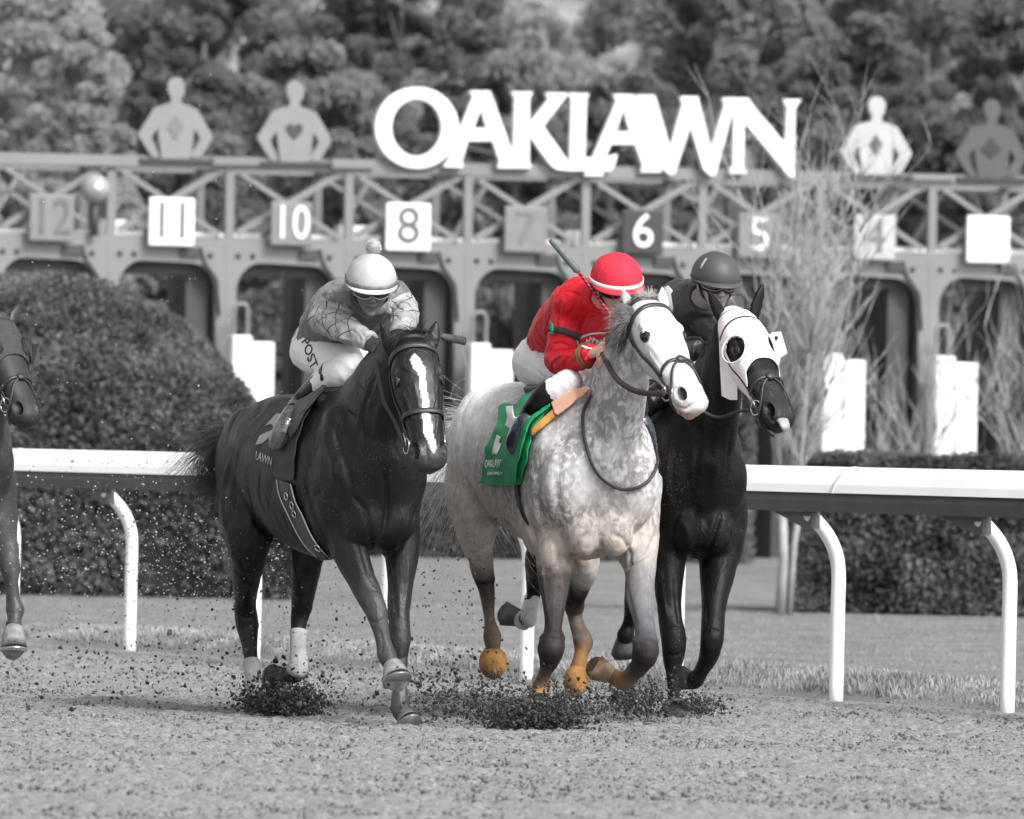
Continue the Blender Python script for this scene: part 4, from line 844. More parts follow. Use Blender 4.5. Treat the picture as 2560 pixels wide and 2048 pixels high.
sculpt(bodyA, [
 ([(762, 1205), (778, 1270), (798, 1330), (826, 1384)], .013, -.016), ([(775, 1190), (795, 1250), (815, 1310)], .022, .010),
 ([(958, 1170), (968, 1230), (966, 1290), (955, 1350)], .012, -.018), ([(880, 1240), (915, 1280), (926, 1330), (930, 1385)], .012, -.014), ([(1042, 1270), (1030, 1320), (1012, 1350), (985, 1380)], .014, -.012),
 ([(840, 1240), (862, 1300), (885, 1370), (905, 1440)], .018, .009), ([(895, 1330), (908, 1390), (925, 1450)], .009, -.007),
 ([(620, 1225), (632, 1282), (660, 1324), (699, 1357)], .014, -.020), ([(650, 1180), (648, 1240), (668, 1290)], .012, -.007), ([(575, 1150), (560, 1210), (556, 1270), (570, 1340)], .020, .010), ([(596, 1130), (588, 1190), (590, 1260)], .014, -.008),
 ([(585, 1385), (606, 1415), (618, 1455)], .010, -.010), ([(640, 1380), (636, 1430), (625, 1480)], .010, .007),
 ([(832, 1060), (850, 1120), (868, 1175), (880, 1225)], .018, -.012), ([(806, 1075), (825, 1140), (842, 1200)], .024, .010),
 ([(936, 950), (912, 1010), (905, 1070), (915, 1130)], .014, -.011), ([(958, 1000), (942, 1060), (945, 1120)], .018, .008), ([(975, 1020), (985, 1080), (990, 1140)], .012, -.008),
 ([(905, 1480), (928, 1474), (948, 1478)], .007, -.006), ([(915, 1552), (938, 1556), (962, 1548)], .007, -.006), ([(950, 1640), (957, 1610), (948, 1575)], .006, -.006), ([(976, 1575), (985, 1605), (990, 1635)], .005, .004),
 ([(975, 1420), (985, 1480), (990, 1540)], .010, -.007), ([(1022, 1400), (1018, 1460), (1012, 1520)], .009, .006), ([(980, 1640), (1000, 1646), (1020, 1640)], .007, -.005), ([(1008, 1650), (1008, 1700), (1006, 1750)], .006, -.005),
 ([(596, 1530), (612, 1545), (640, 1540)], .008, -.006), ([(740, 1420), (748, 1460), (750, 1500)], .009, -.007),
 ([(1004, 978), (1018, 1012), (1028, 1040)], .007, .008), ([(1008, 1000), (1020, 1035), (1028, 1065)], .009, -.008), ([(1106, 975), (1104, 1010), (1100, 1040)], .007, .006), ([(985, 935), (1000, 925), (1015, 930)], .009, -.009), ([(1036, 960), (1046, 1010), (1056, 1070)], .006, .005), ([(1095, 950), (1094, 1010), (1096, 1060)], .006, .004), ([(1016, 1125), (1030, 1140), (1050, 1148)], .006, -.007), ([(1066, 1120), (1068, 1140), (1070, 1156)], .006, -.006), ([(1040, 1085), (1060, 1090), (1080, 1088)], .008, -.005),
 ([(850, 1000), (868, 1030), (890, 1045)], .010, -.006), ([(895, 960), (915, 985), (935, 1000)], .008, -.006), ([(700, 1250), (722, 1300), (735, 1345)], .020, .006), ([(660, 1230), (690, 1290), (712, 1335)], .016, -.006)])
def wrap(root, path, i0, i1, m, grow=1.10, nm='leg_wrap'):
    d = path[i0:i1]; mb = MB(); mb.loft([Vector(v[:3]) for v in d], [(v[3] * grow + .003, v[3] * grow + .004) for v in d], side=Vector((1, 0, 0)), n=16); return mb.build(nm, m, root)
wrap(rootA, pathA[0], 27, 35, m_wrap); wrap(rootA, pathA[1], 21, 33, m_wrap)
bridle(rootA, ha, m_leather, nose=.60, browt=.10, w=.026)
hair_strands('forelock', rootA, m_blackhair, [ha.H(-.03, -40), ha.H(-.06, 0), ha.H(-.03, 40)], [Vector((-.9, -.3, .0)), Vector((-.6, -.3, .5)), Vector((.3, -.3, .5))], .10, 230, 3, spread=.2, droop=1.6, r0=.0016)
hair_strands('tail', rootA, m_blackhair, [fa.L(-1.60, -.10, 1.30), fa.L(-1.60, -.10, 1.16)], [Vector((-.95, .25, .25)), Vector((-.8, .3, -.35))], .44, 1500, 4, spread=.22, droop=1.9, curl=.20, r0=.0011, lv=.7)
# ================================================================ HORSE 2: the grey
fb = Frame(1505, 35.6, 17)
ringsB = [(.05, .96, 1.18, .06), (.0, .84, 1.33, .18), (-.12, .74, 1.44, .265), (-.3, .73, 1.52, .29), (-.5, .74, 1.54, .28), (-.75, .78, 1.49, .29), (-1.0, .84, 1.50, .285), (-1.22, .92, 1.55, .28), (-1.42, 1.0, 1.52, .25), (-1.58, 1.08, 1.44, .18), (-1.68, 1.18, 1.32, .07)]
musB = [(-.04, .075, .85, .10, .085, .10), (-.05, .15, 1.08, .12, .13, .20), (-.20, .215, 1.10, .17, .085, .28), (-.28, .20, .92, .14, .10, .18), (-1.36, .16, 1.22, .26, .14, .29), (-1.48, .15, 1.05, .18, .13, .26)]
lg_, lm, lk, lb, lo = (.30, .29, .285), (.19, .17, .16), (.045, .037, .034), (.12, .09, .07), (.22, .11, .040)
kk = (.022, .018, .017)
hR = [(1250, 1130, -1.35, .17), (1208, 1230, -1.36, .15), (1190, 1325, -1.34, .098), (1200, 1390, -1.44, .062, (.30, .26, .24)), (1209, 1436, -1.54, .053, lk), (1217, 1480, -1.54, .035, lk), (1224, 1545, -1.48, .027, lb), (1231, 1592, -1.42, .042, lb), (1232, 1625, -1.42, .034, lb), (1232, 1645, -1.42, .044, lo)]
hL = [(1385, 1180, -1.30, .15), (1425, 1320, -1.22, .12), (1462, 1410, -1.24, .075), (1450, 1465, -1.36, .050, lk), (1436, 1512, -1.48, .048, lk), (1441, 1555, -1.50, .034, lb), (1458, 1603, -1.44, .046, lb), (1453, 1635, -1.42, .034, lo), (1447, 1665, -1.40, .040, lo), (1442, 1690, -1.38, .048, lo)]
fR = [(1395, 1190, -.25, .13), (1385, 1320, -.22, .112), (1387, 1420, -.15, .076, (.11, .098, .095)), (1386, 1500, -.08, .056, (.05, .044, .043)), (1383, 1572, -.02, .041, kk), (1377, 1620, .02, .060, kk), (1373, 1652, .0, .046, kk), (1362, 1685, -.06, .029, lb), (1353, 1716, -.10, .040, lo), (1350, 1735, -.08, .036, lo)]
fL = [(1585, 1190, -.25, .13), (1590, 1320, -.2, .112), (1598, 1410, -.1, .080, lg_), (1602, 1475, .0, .064, (.20, .19, .20)), (1606, 1525, .08, .054, (.16, .155, .165)), (1613, 1580, .15, .046, (.10, .10, .11)), (1614, 1628, .2, .061, kk), (1600, 1664, .09, .043, kk), (1580, 1690, -.02, .033, lb), (1560, 1703, -.1, .042, lo), (1538, 1693, -.15, .036, lb), (1524, 1686, -.17, .038, lo)]
neckB = [(1480, 1170, -.34, .34, .19), (1512, 1070, -.16, .29, .155), (1545, 970, -.01, .21, .120), (1580, 880, .09, .15, .10), (1602, 800, .15, .11, .085)]
hb = Head(fb.J(1608, 778, .22), 34, 47, 3, L=.60, k=1.02)
earsB = [(fb.J(1585, 800, .19), fb.J(1555, 722, .21)), (fb.J(1660, 775, .14), fb.J(1655, 712, .12))]
def paint_b(co, no, hd, paths, mouth):
    t, sx, fy = hd; n = len(co); q = co - np.array(fb.O); xf = q @ np.array(fb.h); z = co[:, 2]
    col = np.tile(np.array([.53, .52, .52]), (n, 1))
    k = np.clip((1.22 - z) / .45, 0, 1)[:, None] * np.clip((-.3 - xf) / .5, 0, 1)[:, None]; col = col * (1 - .85 * k) + np.array([.34, .22, .15]) * k * .85     # flanks and belly stained by mud
    k = (np.clip((1.08 - z) / .3, 0, 1) * np.clip((xf + .6) / .3, 0, 1))[:, None]; col = col * (1 - .65 * k) + np.array([.40, .30, .235]) * k * .65
    k = (np.clip((-xf - .85) / .3, 0, 1) * np.clip((z - 1.15) / .2, 0, 1))[:, None]; col = col * (1 - k) + np.array([.74, .74, .74]) * k
    leg_paint(co, col, paths, 1.7)
    inh = np.clip(1 - np.abs(sx) / .16, 0, 1) * (t > -.15) * (t < 1.06) * (np.abs(fy) < .2); w_ = np.clip(inh * 4, 0, 1) * np.clip((t + .15) / .2, 0, 1) * np.clip((fy + .16) / .08, 0, 1)
    col = col * (1 - w_[:, None]) + np.array([.60, .60, .61]) * w_[:, None]
    mz = np.clip((t - .84) / .1, 0, 1) * w_; col = col * (1 - .5 * mz[:, None]) + np.array([.36, .32, .31]) * .5 * mz[:, None]
    lip = np.clip((t - .93) / .04, 0, 1) * w_ * (fy < .0); col = col * (1 - .6 * lip[:, None]) + np.array([.45, .25, .14]) * .6 * lip[:, None]
    col = col * (1 - .8 * mouth[:, None]) + np.array([.30, .09, .02]) * .8 * mouth[:, None]
    dap = np.clip((z - .78) / .12, 0, 1) * (1 - w_) * (.55 + .45 * np.clip((xf + .9) / .5, 0, 1))
    dap *= 1 - .6 * np.clip((-xf - .9) / .3, 0, 1) * np.clip((z - 1.15) / .2, 0, 1); dap = np.maximum(dap, .3 * (1 - w_)); dap += .34 * w_ * (.3 + .7 * np.clip((t - .4) / .3, 0, 1))
    return col, {'dapple': dap}
hmB = {'h': [((1232, 1630, -1.42), (1233, 1696, -1.40), .048, .060), ((1443, 1676, -1.38), (1436, 1740, -1.34), .050, .054), ((1349, 1735, -.08), (1342, 1762, -.04), .042, .058), ((1527, 1688, -.165), (1490, 1670, -.20), .042, .058)],
       'r': (0, 1), 'm': [m_hoofo, m_hoofo, m_hoofo, M('tan_hoof', (.20, .14, .08), rough=.6, var=.4, scale=20)]}
rootB, bodyB, pathB = make_horse('race_horse', 'dappled grey racehorse in the middle with a green saddle cloth and muddy orange hooves', fb, ringsB, musB, [hR, hL, fR, fL], neckB, hb, earsB, m_grey, paint_b, hmB, basecol=(.55, .53, .52), joints=[(4, 7, 'h'), (4, 6, 'h'), (5, 8, 'f'), (6, 9, 'f')], relief=.0075)
sculpt(bodyB, [
 ([(1503, 1330), (1503, 1370), (1501, 1412)], .010, -.020), ([(1475, 1332), (1446, 1352), (1432, 1388), (1440, 1425)], .011, -.013), ([(1530, 1335), (1558, 1350), (1575, 1385), (1568, 1420)], .011, -.012), ([(1470, 1370), (1462, 1400)], .030, .008), ([(1540, 1370), (1548, 1400)], .030, .008),
 ([(1388, 1350), (1396, 1400), (1420, 1442)], .012, -.014), ([(1640, 1330), (1622, 1378), (1590, 1402), (1562, 1420)], .012, -.014), ([(1308, 1195), (1314, 1250), (1322, 1305), (1342, 1360)], .014, -.022), ([(1335, 1200), (1340, 1260), (1352, 1320)], .026, .012),
 ([(1222, 1245), (1236, 1275), (1258, 1300), (1284, 1320)], .014, -.020), ([(1160, 1190), (1152, 1250), (1160, 1310)], .020, .010), ([(1195, 1230), (1190, 1290), (1200, 1340)], .014, -.009), ([(1180, 1380), (1196, 1405), (1215, 1410)], .010, -.008),
 ([(1566, 1015), (1558, 1075), (1552, 1130), (1545, 1190)], .016, -.015), ([(1530, 1040), (1515, 1110), (1512, 1180)], .022, .010), ([(1600, 1060), (1598, 1130), (1585, 1200)], .018, .011), ([(1625, 1060), (1622, 1120), (1612, 1190)], .010, -.009), ([(1500, 1010), (1482, 1070), (1470, 1140)], .016, -.010),
 ([(1420, 1080), (1400, 1150), (1390, 1230), (1400, 1300)], .020, -.012), ([(1450, 1250), (1480, 1290), (1500, 1320)], .020, .009), ([(1560, 1240), (1540, 1290), (1510, 1325)], .018, -.008),
 ([(1622, 880), (1645, 915), (1662, 940)], .007, .009), ([(1615, 900), (1636, 932), (1655, 960)], .010, -.010), ([(1570, 880), (1575, 930), (1596, 968), (1625, 992)], .010, -.010), ([(1596, 828), (1612, 820), (1626, 832)], .009, -.010), ([(1655, 860), (1672, 905), (1690, 945)], .007, .006), ([(1660, 955), (1672, 975), (1680, 992)], .006, .006), ([(1680, 1004), (1694, 1018), (1714, 1022), (1734, 1010)], .006, -.012), ([(1688, 1028), (1706, 1034), (1724, 1026)], .007, .006),
 ([(1355, 1420), (1362, 1480), (1372, 1550)], .010, .008), ([(1398, 1450), (1396, 1510), (1392, 1570)], .009, -.008), ([(1350, 1596), (1375, 1588), (1402, 1594)], .007, -.006), ([(1350, 1655), (1375, 1662), (1398, 1652)], .007, -.006),
 ([(1562, 1440), (1575, 1500), (1590, 1560)], .009, -.008), ([(1622, 1430), (1624, 1490), (1626, 1550)], .010, .008), ([(1590, 1598), (1615, 1592), (1640, 1598)], .007, -.006), ([(1195, 1450), (1212, 1462), (1232, 1456)], .007, -.006), ([(1418, 1530), (1436, 1540), (1456, 1534)], .007, -.006)])
bridle(rootB, hb, M('brown_leather', (.035, .025, .03), rough=.45, var=.2, scale=15), nose=.60, browt=.10, w=.022, figure8=True)
m_greyhair = M('grey_hair', .20, rough=.8, var=.7, scale=30); m_palehair = M('pale_hair', .60, rough=.6, var=.4, scale=20)
_tb = bvh(bodyB); _hp = lambda x, y: hit(_tb, x, y, -.004)[0]
hair_strands('mane', rootB, m_greyhair, [_hp(1584, 776), _hp(1578, 800), _hp(1572, 830), _hp(1560, 860)], [Vector((-.9, -.2, .35)), Vector((-1, -.2, .1)), Vector((-1, -.2, -.1)), Vector((-.9, -.2, -.4))], .13, 700, 17, spread=.18, droop=.7, r0=.0013)
hair_strands('mane', rootB, m_palehair, [hb.H(-.02, -20), hb.H(-.03, 0), hb.H(-.02, 20)], [Vector((-.5, -.2, 1)), Vector((.0, -.2, 1)), Vector((.4, -.2, 1))], .06, 130, 18, spread=.35, droop=.6, r0=.0012)
hair_strands('mane', rootB, m_greyhair, [hb.H(-.05, -90), hb.H(-.10, -20), hb.H(-.06, 30)], [Vector((-1, .1, -.25)), Vector((-1, .1, -.1)), Vector((-.6, 0, .3))], .10, 420, 13, spread=.22, droop=1.0, r0=.0015)
hair_strands('mane', rootB, m_greyhair, [fb.J(1560, 830, .02), fb.J(1535, 900, -.08), fb.J(1505, 960, -.2)], [Vector((-1, .3, .0)), Vector((-1, .3, .0)), Vector((-.8, .3, .1))], .08, 380, 14, spread=.3, droop=1.1, r0=.0015)
hair_strands('tail', rootB, m_palehair, [fb.L(-1.64, .0, 1.40), fb.L(-1.68, .0, 1.30)], [Vector((-.8, .6, .0)), Vector((-.55, .8, -.7))], .85, 520, 15, spread=.22, droop=1.5, curl=.26, r0=.0012)

# ================================================================ HORSE 3: black with a white hood
fc = Frame(1762, 36.9, 20)
ringsC = [(.05, .96, 1.18, .06), (.0, .84, 1.33, .15), (-.12, .74, 1.42, .215), (-.3, .72, 1.5, .25), (-.5, .72, 1.52, .265), (-.75, .75, 1.46, .28), (-1.0, .82, 1.46, .275), (-1.22, .9, 1.50, .26), (-1.42, .97, 1.46, .23), (-1.58, 1.05, 1.38, .16), (-1.67, 1.14, 1.28, .07)]
musC = [(-.065, .075, .86, .10, .09, .12), (-.09, .13, 1.10, .12, .11, .17), (-.20, .18, 1.10, .16, .08, .28), (-.30, .16, .92, .14, .09, .17), (-1.36, .15, 1.15, .25, .13, .27), (-1.46, .13, 1.02, .17, .12, .25)]
bk = (.006, .006, .0062); bk2 = (.012, .012, .012)
hRc = [(1480, 1180, -1.40, .15), (1415, 1300, -1.5, .12), (1355, 1385, -1.62, .075), (1341, 1435, -1.75, .052, bk), (1334, 1482, -1.82, .036, bk), (1323, 1525, -1.80, .033, bk), (1316, 1550, -1.78, .042, bk), (1298, 1547, -1.82, .036, bk)]
hLc = [(1600, 1200, -1.3, .15), (1600, 1320, -1.3, .11), (1592, 1430, -1.4, .06), (1584, 1500, -1.55, .046, bk), (1573, 1555, -1.65, .034, bk), (1564, 1588, -1.66, .042, bk), (1561, 1600, -1.68, .04, bk2)]
fRc = [(1675, 1190, -.25, .125), (1667, 1320, -.2, .115), (1667, 1420, -.13, .082), (1672, 1510, -.06, .058, bk), (1684, 1598, .0, .058, bk), (1683, 1645, .0, .050, bk), (1682, 1690, .0, .031, bk2), (1684, 1735, .0, .028, bk2), (1685, 1765, .0, .036, bk2)]
fLc = [(1795, 1190, -.25, .135), (1803, 1320, -.2, .125), (1796, 1425, -.1, .085), (1786, 1515, .0, .060, bk), (1780, 1600, .08, .053, bk), (1772, 1640, .03, .045, bk), (1755, 1676, -.06, .033, bk2), (1738, 1700, -.12, .040, bk2), (1728, 1703, -.16, .036, bk2)]
neckC = [(1735, 1150, -.34, .32, .16), (1762, 1060, -.16, .28, .135), (1788, 970, -.01, .21, .115), (1812, 890, .09, .15, .09), (1828, 820, .15, .11, .08)]
hc = Head(fc.J(1836, 806, .22), 33, 50, 4, L=.62, k=1.0)
earsC = [(fc.J(1812, 812, .20), fc.J(1769, 722, .22)), (fc.J(1882, 800, .16), fc.J(1907, 708, .14))]
def paint_c(co, no, hd, paths, mouth):
    n = len(co); col = np.tile(np.array([.006, .006, .0062]), (n, 1)); leg_paint(co, col, paths); t = hd[0]
    inh = (t > .55) & (t < 1.05) & (np.abs(hd[1]) < .2) & (np.abs(hd[2]) < .2); col[inh] = [.022, .021, .021]; return col * (1 - .5 * mouth[:, None]), {}
hmC = {'h': [((1300, 1546, -1.82), (1262, 1535, -1.88), .042, .056), ((1561, 1600, -1.68), (1556, 1634, -1.72), .044, .058), ((1685, 1762, .0), (1688, 1782, .04), .04, .056), ((1730, 1702, -.15), (1704, 1696, -.2), .042, .054)], 'm': [m_hoofd] * 4}
rootC, bodyC, pathC = make_horse('race_horse', 'black racehorse in a white hood with its tongue out, rightmost of the three', fc, ringsC, musC, [hRc, hLc, fRc, fLc], neckC, hc, earsC, m_blk, paint_c, hmC, basecol=(.006, .006, .0062), joints=[(3, 6, 'h'), (3, 5, 'h'), (4, 8, 'f'), (4, 7, 'f')])
sculpt(bodyC, [
 ([(1745, 1270), (1748, 1320), (1740, 1375), (1728, 1415)], .012, -.018), ([(1690, 1290), (1715, 1320), (1725, 1370)], .022, .010), ([(1700, 1280), (1680, 1330), (1690, 1390)], .012, -.012), ([(1800, 1290), (1785, 1340), (1770, 1385)], .012, -.014), ([(1835, 1260), (1828, 1320), (1815, 1370)], .018, .009),
 ([(1750, 1060), (1745, 1130), (1735, 1200)], .018, -.014), ([(1790, 1060), (1790, 1140), (1780, 1230)], .020, .010), ([(1825, 1080), (1822, 1150), (1815, 1220)], .014, -.012), ([(1690, 1100), (1680, 1180), (1690, 1260)], .020, -.010),
 ([(1862, 945), (1885, 970), (1905, 990)], .008, .008), ([(1900, 935), (1915, 965), (1930, 985)], .007, .006), ([(1918, 1035), (1930, 1050), (1948, 1054)], .006, -.008),
 ([(1650, 1420), (1656, 1480), (1668, 1550)], .010, .008), ([(1685, 1440), (1690, 1500), (1698, 1560)], .009, -.007), ([(1765, 1440), (1765, 1500), (1768, 1560)], .009, -.008), ([(1662, 1575), (1684, 1568), (1708, 1575)], .007, -.006), ([(1662, 1632), (1684, 1640), (1706, 1632)], .007, -.006), ([(1760, 1580), (1780, 1575), (1800, 1580)], .007, -.006)])
bridle(rootC, hc, m_leather, nose=.62, browt=.10, w=.020, figure8=True)
wrap(rootC, pathC[0], 17, 28, m_wrap, 1.08)
# hood: a close cloth over the face down to mid nose, with two eye cups and a throat flap
def hood(root, hd, m, t1=.50, flap=True, cups=True, cupm=None, hole=.060, amax=150):
    vs = []; fs = []; nt_, na = 44, 72; keep = {}
    eyes = [hd.H(.325, 68 * g, 0) for g in (-1, 1)]
    for i in range(nt_):
        for k in range(na):
            ang = -150 + (150 + amax) * k / (na - 1); lim = t1 + (.16 if abs(ang) > 70 else .0) * min((abs(ang) - 70) / 40, 1) * (abs(ang) > 70) - .04 * math.cos(R(min(abs(ang) * 2, 180))) 
            t = -.11 + (lim + .11) * i / (nt_ - 1); p = hd.H(t, ang, .009); keep[(i, k)] = len(vs); vs.append(p)
    for i in range(nt_ - 1):
        for k in range(na - 1):
            q = (keep[i, k], keep[i, k + 1], keep[i + 1, k + 1], keep[i + 1, k]); c = (vs[q[0]] + vs[q[2]]) / 2
            if min((c - e).length for e in eyes) < hole: continue
            fs.append(q)
    bm = bmesh.new(); bv = [bm.verts.new(v) for v in vs]
    for f in fs: bm.faces.new([bv[i] for i in f])
    bmesh.ops.delete(bm, geom=[v for v in bm.verts if not v.link_faces], context='VERTS')
    o = obj('hood', bm, m, root); md = o.modifiers.new('s', 'SOLIDIFY'); md.thickness = .004; md.offset = 1
    md = o.modifiers.new('sm', 'SMOOTH'); md.factor = .5; md.iterations = 3
    if cups:
        for g in (-1, 1):
            mb = MB(); e = hd.H(.325, 68 * g, .006); dn = (hd.s * g * .8 + hd.n * .5).normalized(); u = hd.a; v_ = dn.cross(u).normalized(); n = 24
            r0 = hole + .004; pts = []
            for j, (rr, hh) in enumerate([(r0 + .003, .0), (r0 + .005, .006), (r0 + .003, .013), (r0 - .001, .013), (r0 - .001, .002)]):
                for k in range(n):
                    a = 2 * math.pi * k / n; cut = max(0, math.cos(a - (math.pi * .25)))       # cup open to the front
                    back = .5 - .5 * math.sin(a) * g * 1.0; pts.append(e + u * (rr * math.cos(a)) + v_ * (rr * math.sin(a)) + dn * (hh * (.35 + .9 * back)))
            f = [(j * n + k, j * n + (k + 1) % n, (j + 1) * n + (k + 1) % n, (j + 1) * n + k) for j in range(4) for k in range(n)]
            mb.add(pts, f).build('eye_cup', cupm or m, o)
    return o
m_hood = M('white_hood_cloth', .80, rough=.7, var=.04, scale=6, bump=.002, bscale=20)
hd_ = hood(rootC, hc, m_hood, t1=.50, amax=92)
# throat flap of the hood and the side wing
mb = MB(); v = [fc.J(*p) for p in [(1797, 850, .30), (1822, 930, .30), (1842, 930, .36), (1842, 1000, .34), (1824, 1000, .30), (1804, 990, .26), (1800, 920, .26)]]
mb.add(v + [p + fc.h * .006 for p in v], [(6, 5, 4, 3, 2, 1, 0)[::-1], (7, 8, 9, 10, 11, 12, 13)] + [(i, (i + 1) % 7, (i + 1) % 7 + 7, i + 7) for i in range(7)]); mb.build('flap', m_hood, hd_, False)
mb = MB(); v = [fc.J(*p) for p in [(1928, 832, .36), (1951, 829, .40), (1967, 883, .44), (1949, 894, .44), (1946, 918, .45), (1934, 880, .42)]]
mb.add(v + [p + fc.h * .006 for p in v], [(0, 1, 2, 3, 4, 5), (11, 10, 9, 8, 7, 6)] + [(i, (i + 1) % 6, (i + 1) % 6 + 6, i + 6) for i in range(6)]); wo_ = mb.build('wing', m_hood, hd_, False)
mb = MB(); mb.ell(fc.J(1941, 856, .39) - fc.h * -.012, (.016, .006, .030), (Vector((.95, 0, .25)).normalized(), fc.h, Vector((-.25, 0, .95)).normalized()), 14); mb.build('wing_mesh', m_black, wo_)  # black ellipsoid stands in for the shaded opening of the wing
# tongue
m_tongue = M('tongue', .30, rough=.35, var=.08)
mb = MB(); a = hc.H(.93, 170, -.03); mb.loft([a, fc.J(1957, 1050, .66), fc.J(1963, 1066, .68), fc.J(1965, 1078, .68)], [(.022, .009), (.027, .010), (.026, .009), (.014, .006)], side=hc.s, n=14); mb.build('tongue', m_tongue, rootC)
hair_strands('tail', rootC, m_blackhair, [fc.L(-1.62, .0, 1.36), fc.L(-1.66, .0, 1.28)], [Vector((-.45, .9, -.1)), Vector((-.3, .9, -.7))], .6, 300, 16, spread=.17, droop=1.8, curl=.15, r0=.0018)

# ================================================================ HORSE 4: at the left edge
fd = Frame(-72, 38.9, 22); sc_ = 1.0
def D4(p): return p
def dj(xf, l, z):                         # a spec row for this horse from its own lengths
    q = fd.L(xf, l, z); d = q - CAM; k = d.dot(_D); return (IW / 2 + F * d.dot(_R) / k, IH / 2 - F * d.dot(_U) / k, xf)
fRd = [(*dj(-.25, -.17, 1.15), .125), (*dj(-.2, -.16, .95), .115), (*dj(-.1, -.14, .8), .08), (*dj(.08, -.12, .62), .055, bk2), (*dj(.16, -.12, .5), .052, bk2), (*dj(.08, -.14, .36), .032, bk2), (*dj(0, -.15, .27), .042, bk2), (*dj(-.06, -.15, .24), .034, bk2)]
dl = (.045, .043, .041)
fLd = [(-20, 1190, -.25, .125), (-12, 1290, -.15, .11), (8, 1350, .0, .075, dl), (20, 1385, .10, .058, dl), (26, 1420, .14, .050, dl), (30, 1460, .16, .034, dl), (33, 1500, .17, .034, dl), (38, 1524, .18, .044, dl), (36, 1548, .2, .036, dl), (33, 1568, .22, .042, dl)]
hRd = [(*dj(-1.3, -.15, 1.2), .15), (*dj(-1.28, -.17, 1.0), .13), (*dj(-1.3, -.17, .75), .07), (*dj(-1.5, -.16, .55), .052, bk2), (*dj(-1.48, -.16, .35), .034, bk2), (*dj(-1.42, -.16, .2), .042, bk2), (*dj(-1.38, -.16, .12), .034, bk2)]
hLd = [(*dj(-1.3, .15, 1.2), .15), (*dj(-1.28, .17, 1.0), .13), (*dj(-1.4, .17, .75), .07), (*dj(-1.65, .16, .6), .052, bk2), (*dj(-1.7, .16, .42), .034, bk2), (*dj(-1.66, .16, .3), .042, bk2), (*dj(-1.66, .16, .22), .034, bk2)]
neckD = [(-75, 1130, -.34, .31, .155), (-55, 1040, -.16, .26, .13), (-32, 960, -.01, .20, .11), (-14, 890, .09, .145, .09), (0, 830, .15, .11, .08)]
hdd = Head(fd.J(-22, 808, .22), 36, 54, 0, L=.60, k=.98)
earsD = [(fd.J(-46, 820, .20), fd.J(-70, 750, .2)), (fd.J(26, 806, .14), fd.J(50, 758, .10))]
def paint_d(co, no, hd, paths, mouth):
    n = len(co); col = np.tile(np.array([.020, .018, .017]), (n, 1)); leg_paint(co, col, paths); return col, {}
e_ = lambda *a: dj(*a)
hmD = {'h': [(e_(-1.38, -.16, .12), e_(-1.34, -.16, .05), .04, .055), (e_(-1.66, .16, .22), e_(-1.7, .16, .15), .04, .055), (e_(-.06, -.15, .24), e_(-.14, -.15, .2), .04, .055), ((33, 1570, .22), (32, 1622, .24), .046, .066)], 'm': [m_hoofd, m_hoofd, m_hoofd, m_hoofg], 'shoe': m_steel}
rootD, bodyD, pathD = make_horse('race_horse', 'brown racehorse in a dark hood, cut off by the left edge of the picture', fd, ringsC, musC, [hRd, hLd, fRd, fLd], neckD, hdd, earsD, m_bay2, paint_d, hmD, voxel=.009, basecol=(.020, .018, .017), joints=[(3, 5, 'h'), (3, 5, 'h'), (3, 6, 'f'), (4, 7, 'f')])
bridle(rootD, hdd, m_leather, nose=.62, browt=.10, w=.022, figure8=True)
hood(rootD, hdd, M('dark_hood_cloth', .035, rough=.8, var=.3, scale=40), t1=.46, cupm=m_black)
mb = MB(); v = [fd.J(*p) for p in [(80, 860, .36), (96, 861, .38), (99, 912, .42), (82, 916, .42)]]; mb.add(v + [p + fd.h * .006 for p in v], [(0, 1, 2, 3), (7, 6, 5, 4)] + [(i, (i + 1) % 4, (i + 1) % 4 + 4, i + 4) for i in range(4)]); mb.build('blinker', m_black, rootD, False)
# ================================================================ RIDERS, TACK: builders
def solid(vs, fs, nr, th):                 # two-sided thin sheet
    n = len(vs); from collections import Counter
    ed = Counter(); dirs = {}
    for f in fs:
        for a, b in zip(f, f[1:] + f[:1]): ed[frozenset((a, b))] += 1; dirs[frozenset((a, b))] = (a, b)
    out = [v + q * th for v, q in zip(vs, nr)] + list(vs); fo = [tuple(f) for f in fs] + [tuple(i + n for i in reversed(f)) for f in fs]
    for e, c in ed.items():
        if c == 1: a, b = dirs[e]; fo.append((b, a, a + n, b + n))
    return out, fo
def relax(vs, fs, it):
    A = np.array([tuple(v) for v in vs]); nb = [set() for _ in vs]
    for f in fs:
        for a, b in zip(f, f[1:] + f[:1]): nb[a].add(b); nb[b].add(a)
    nb = [list(x) for x in nb]
    for _ in range(it): A = np.array([.5 * A[i] + .5 * A[x].mean(0) if x else A[i] for i, x in enumerate(nb)])
    return [Vector(a) for a in A]
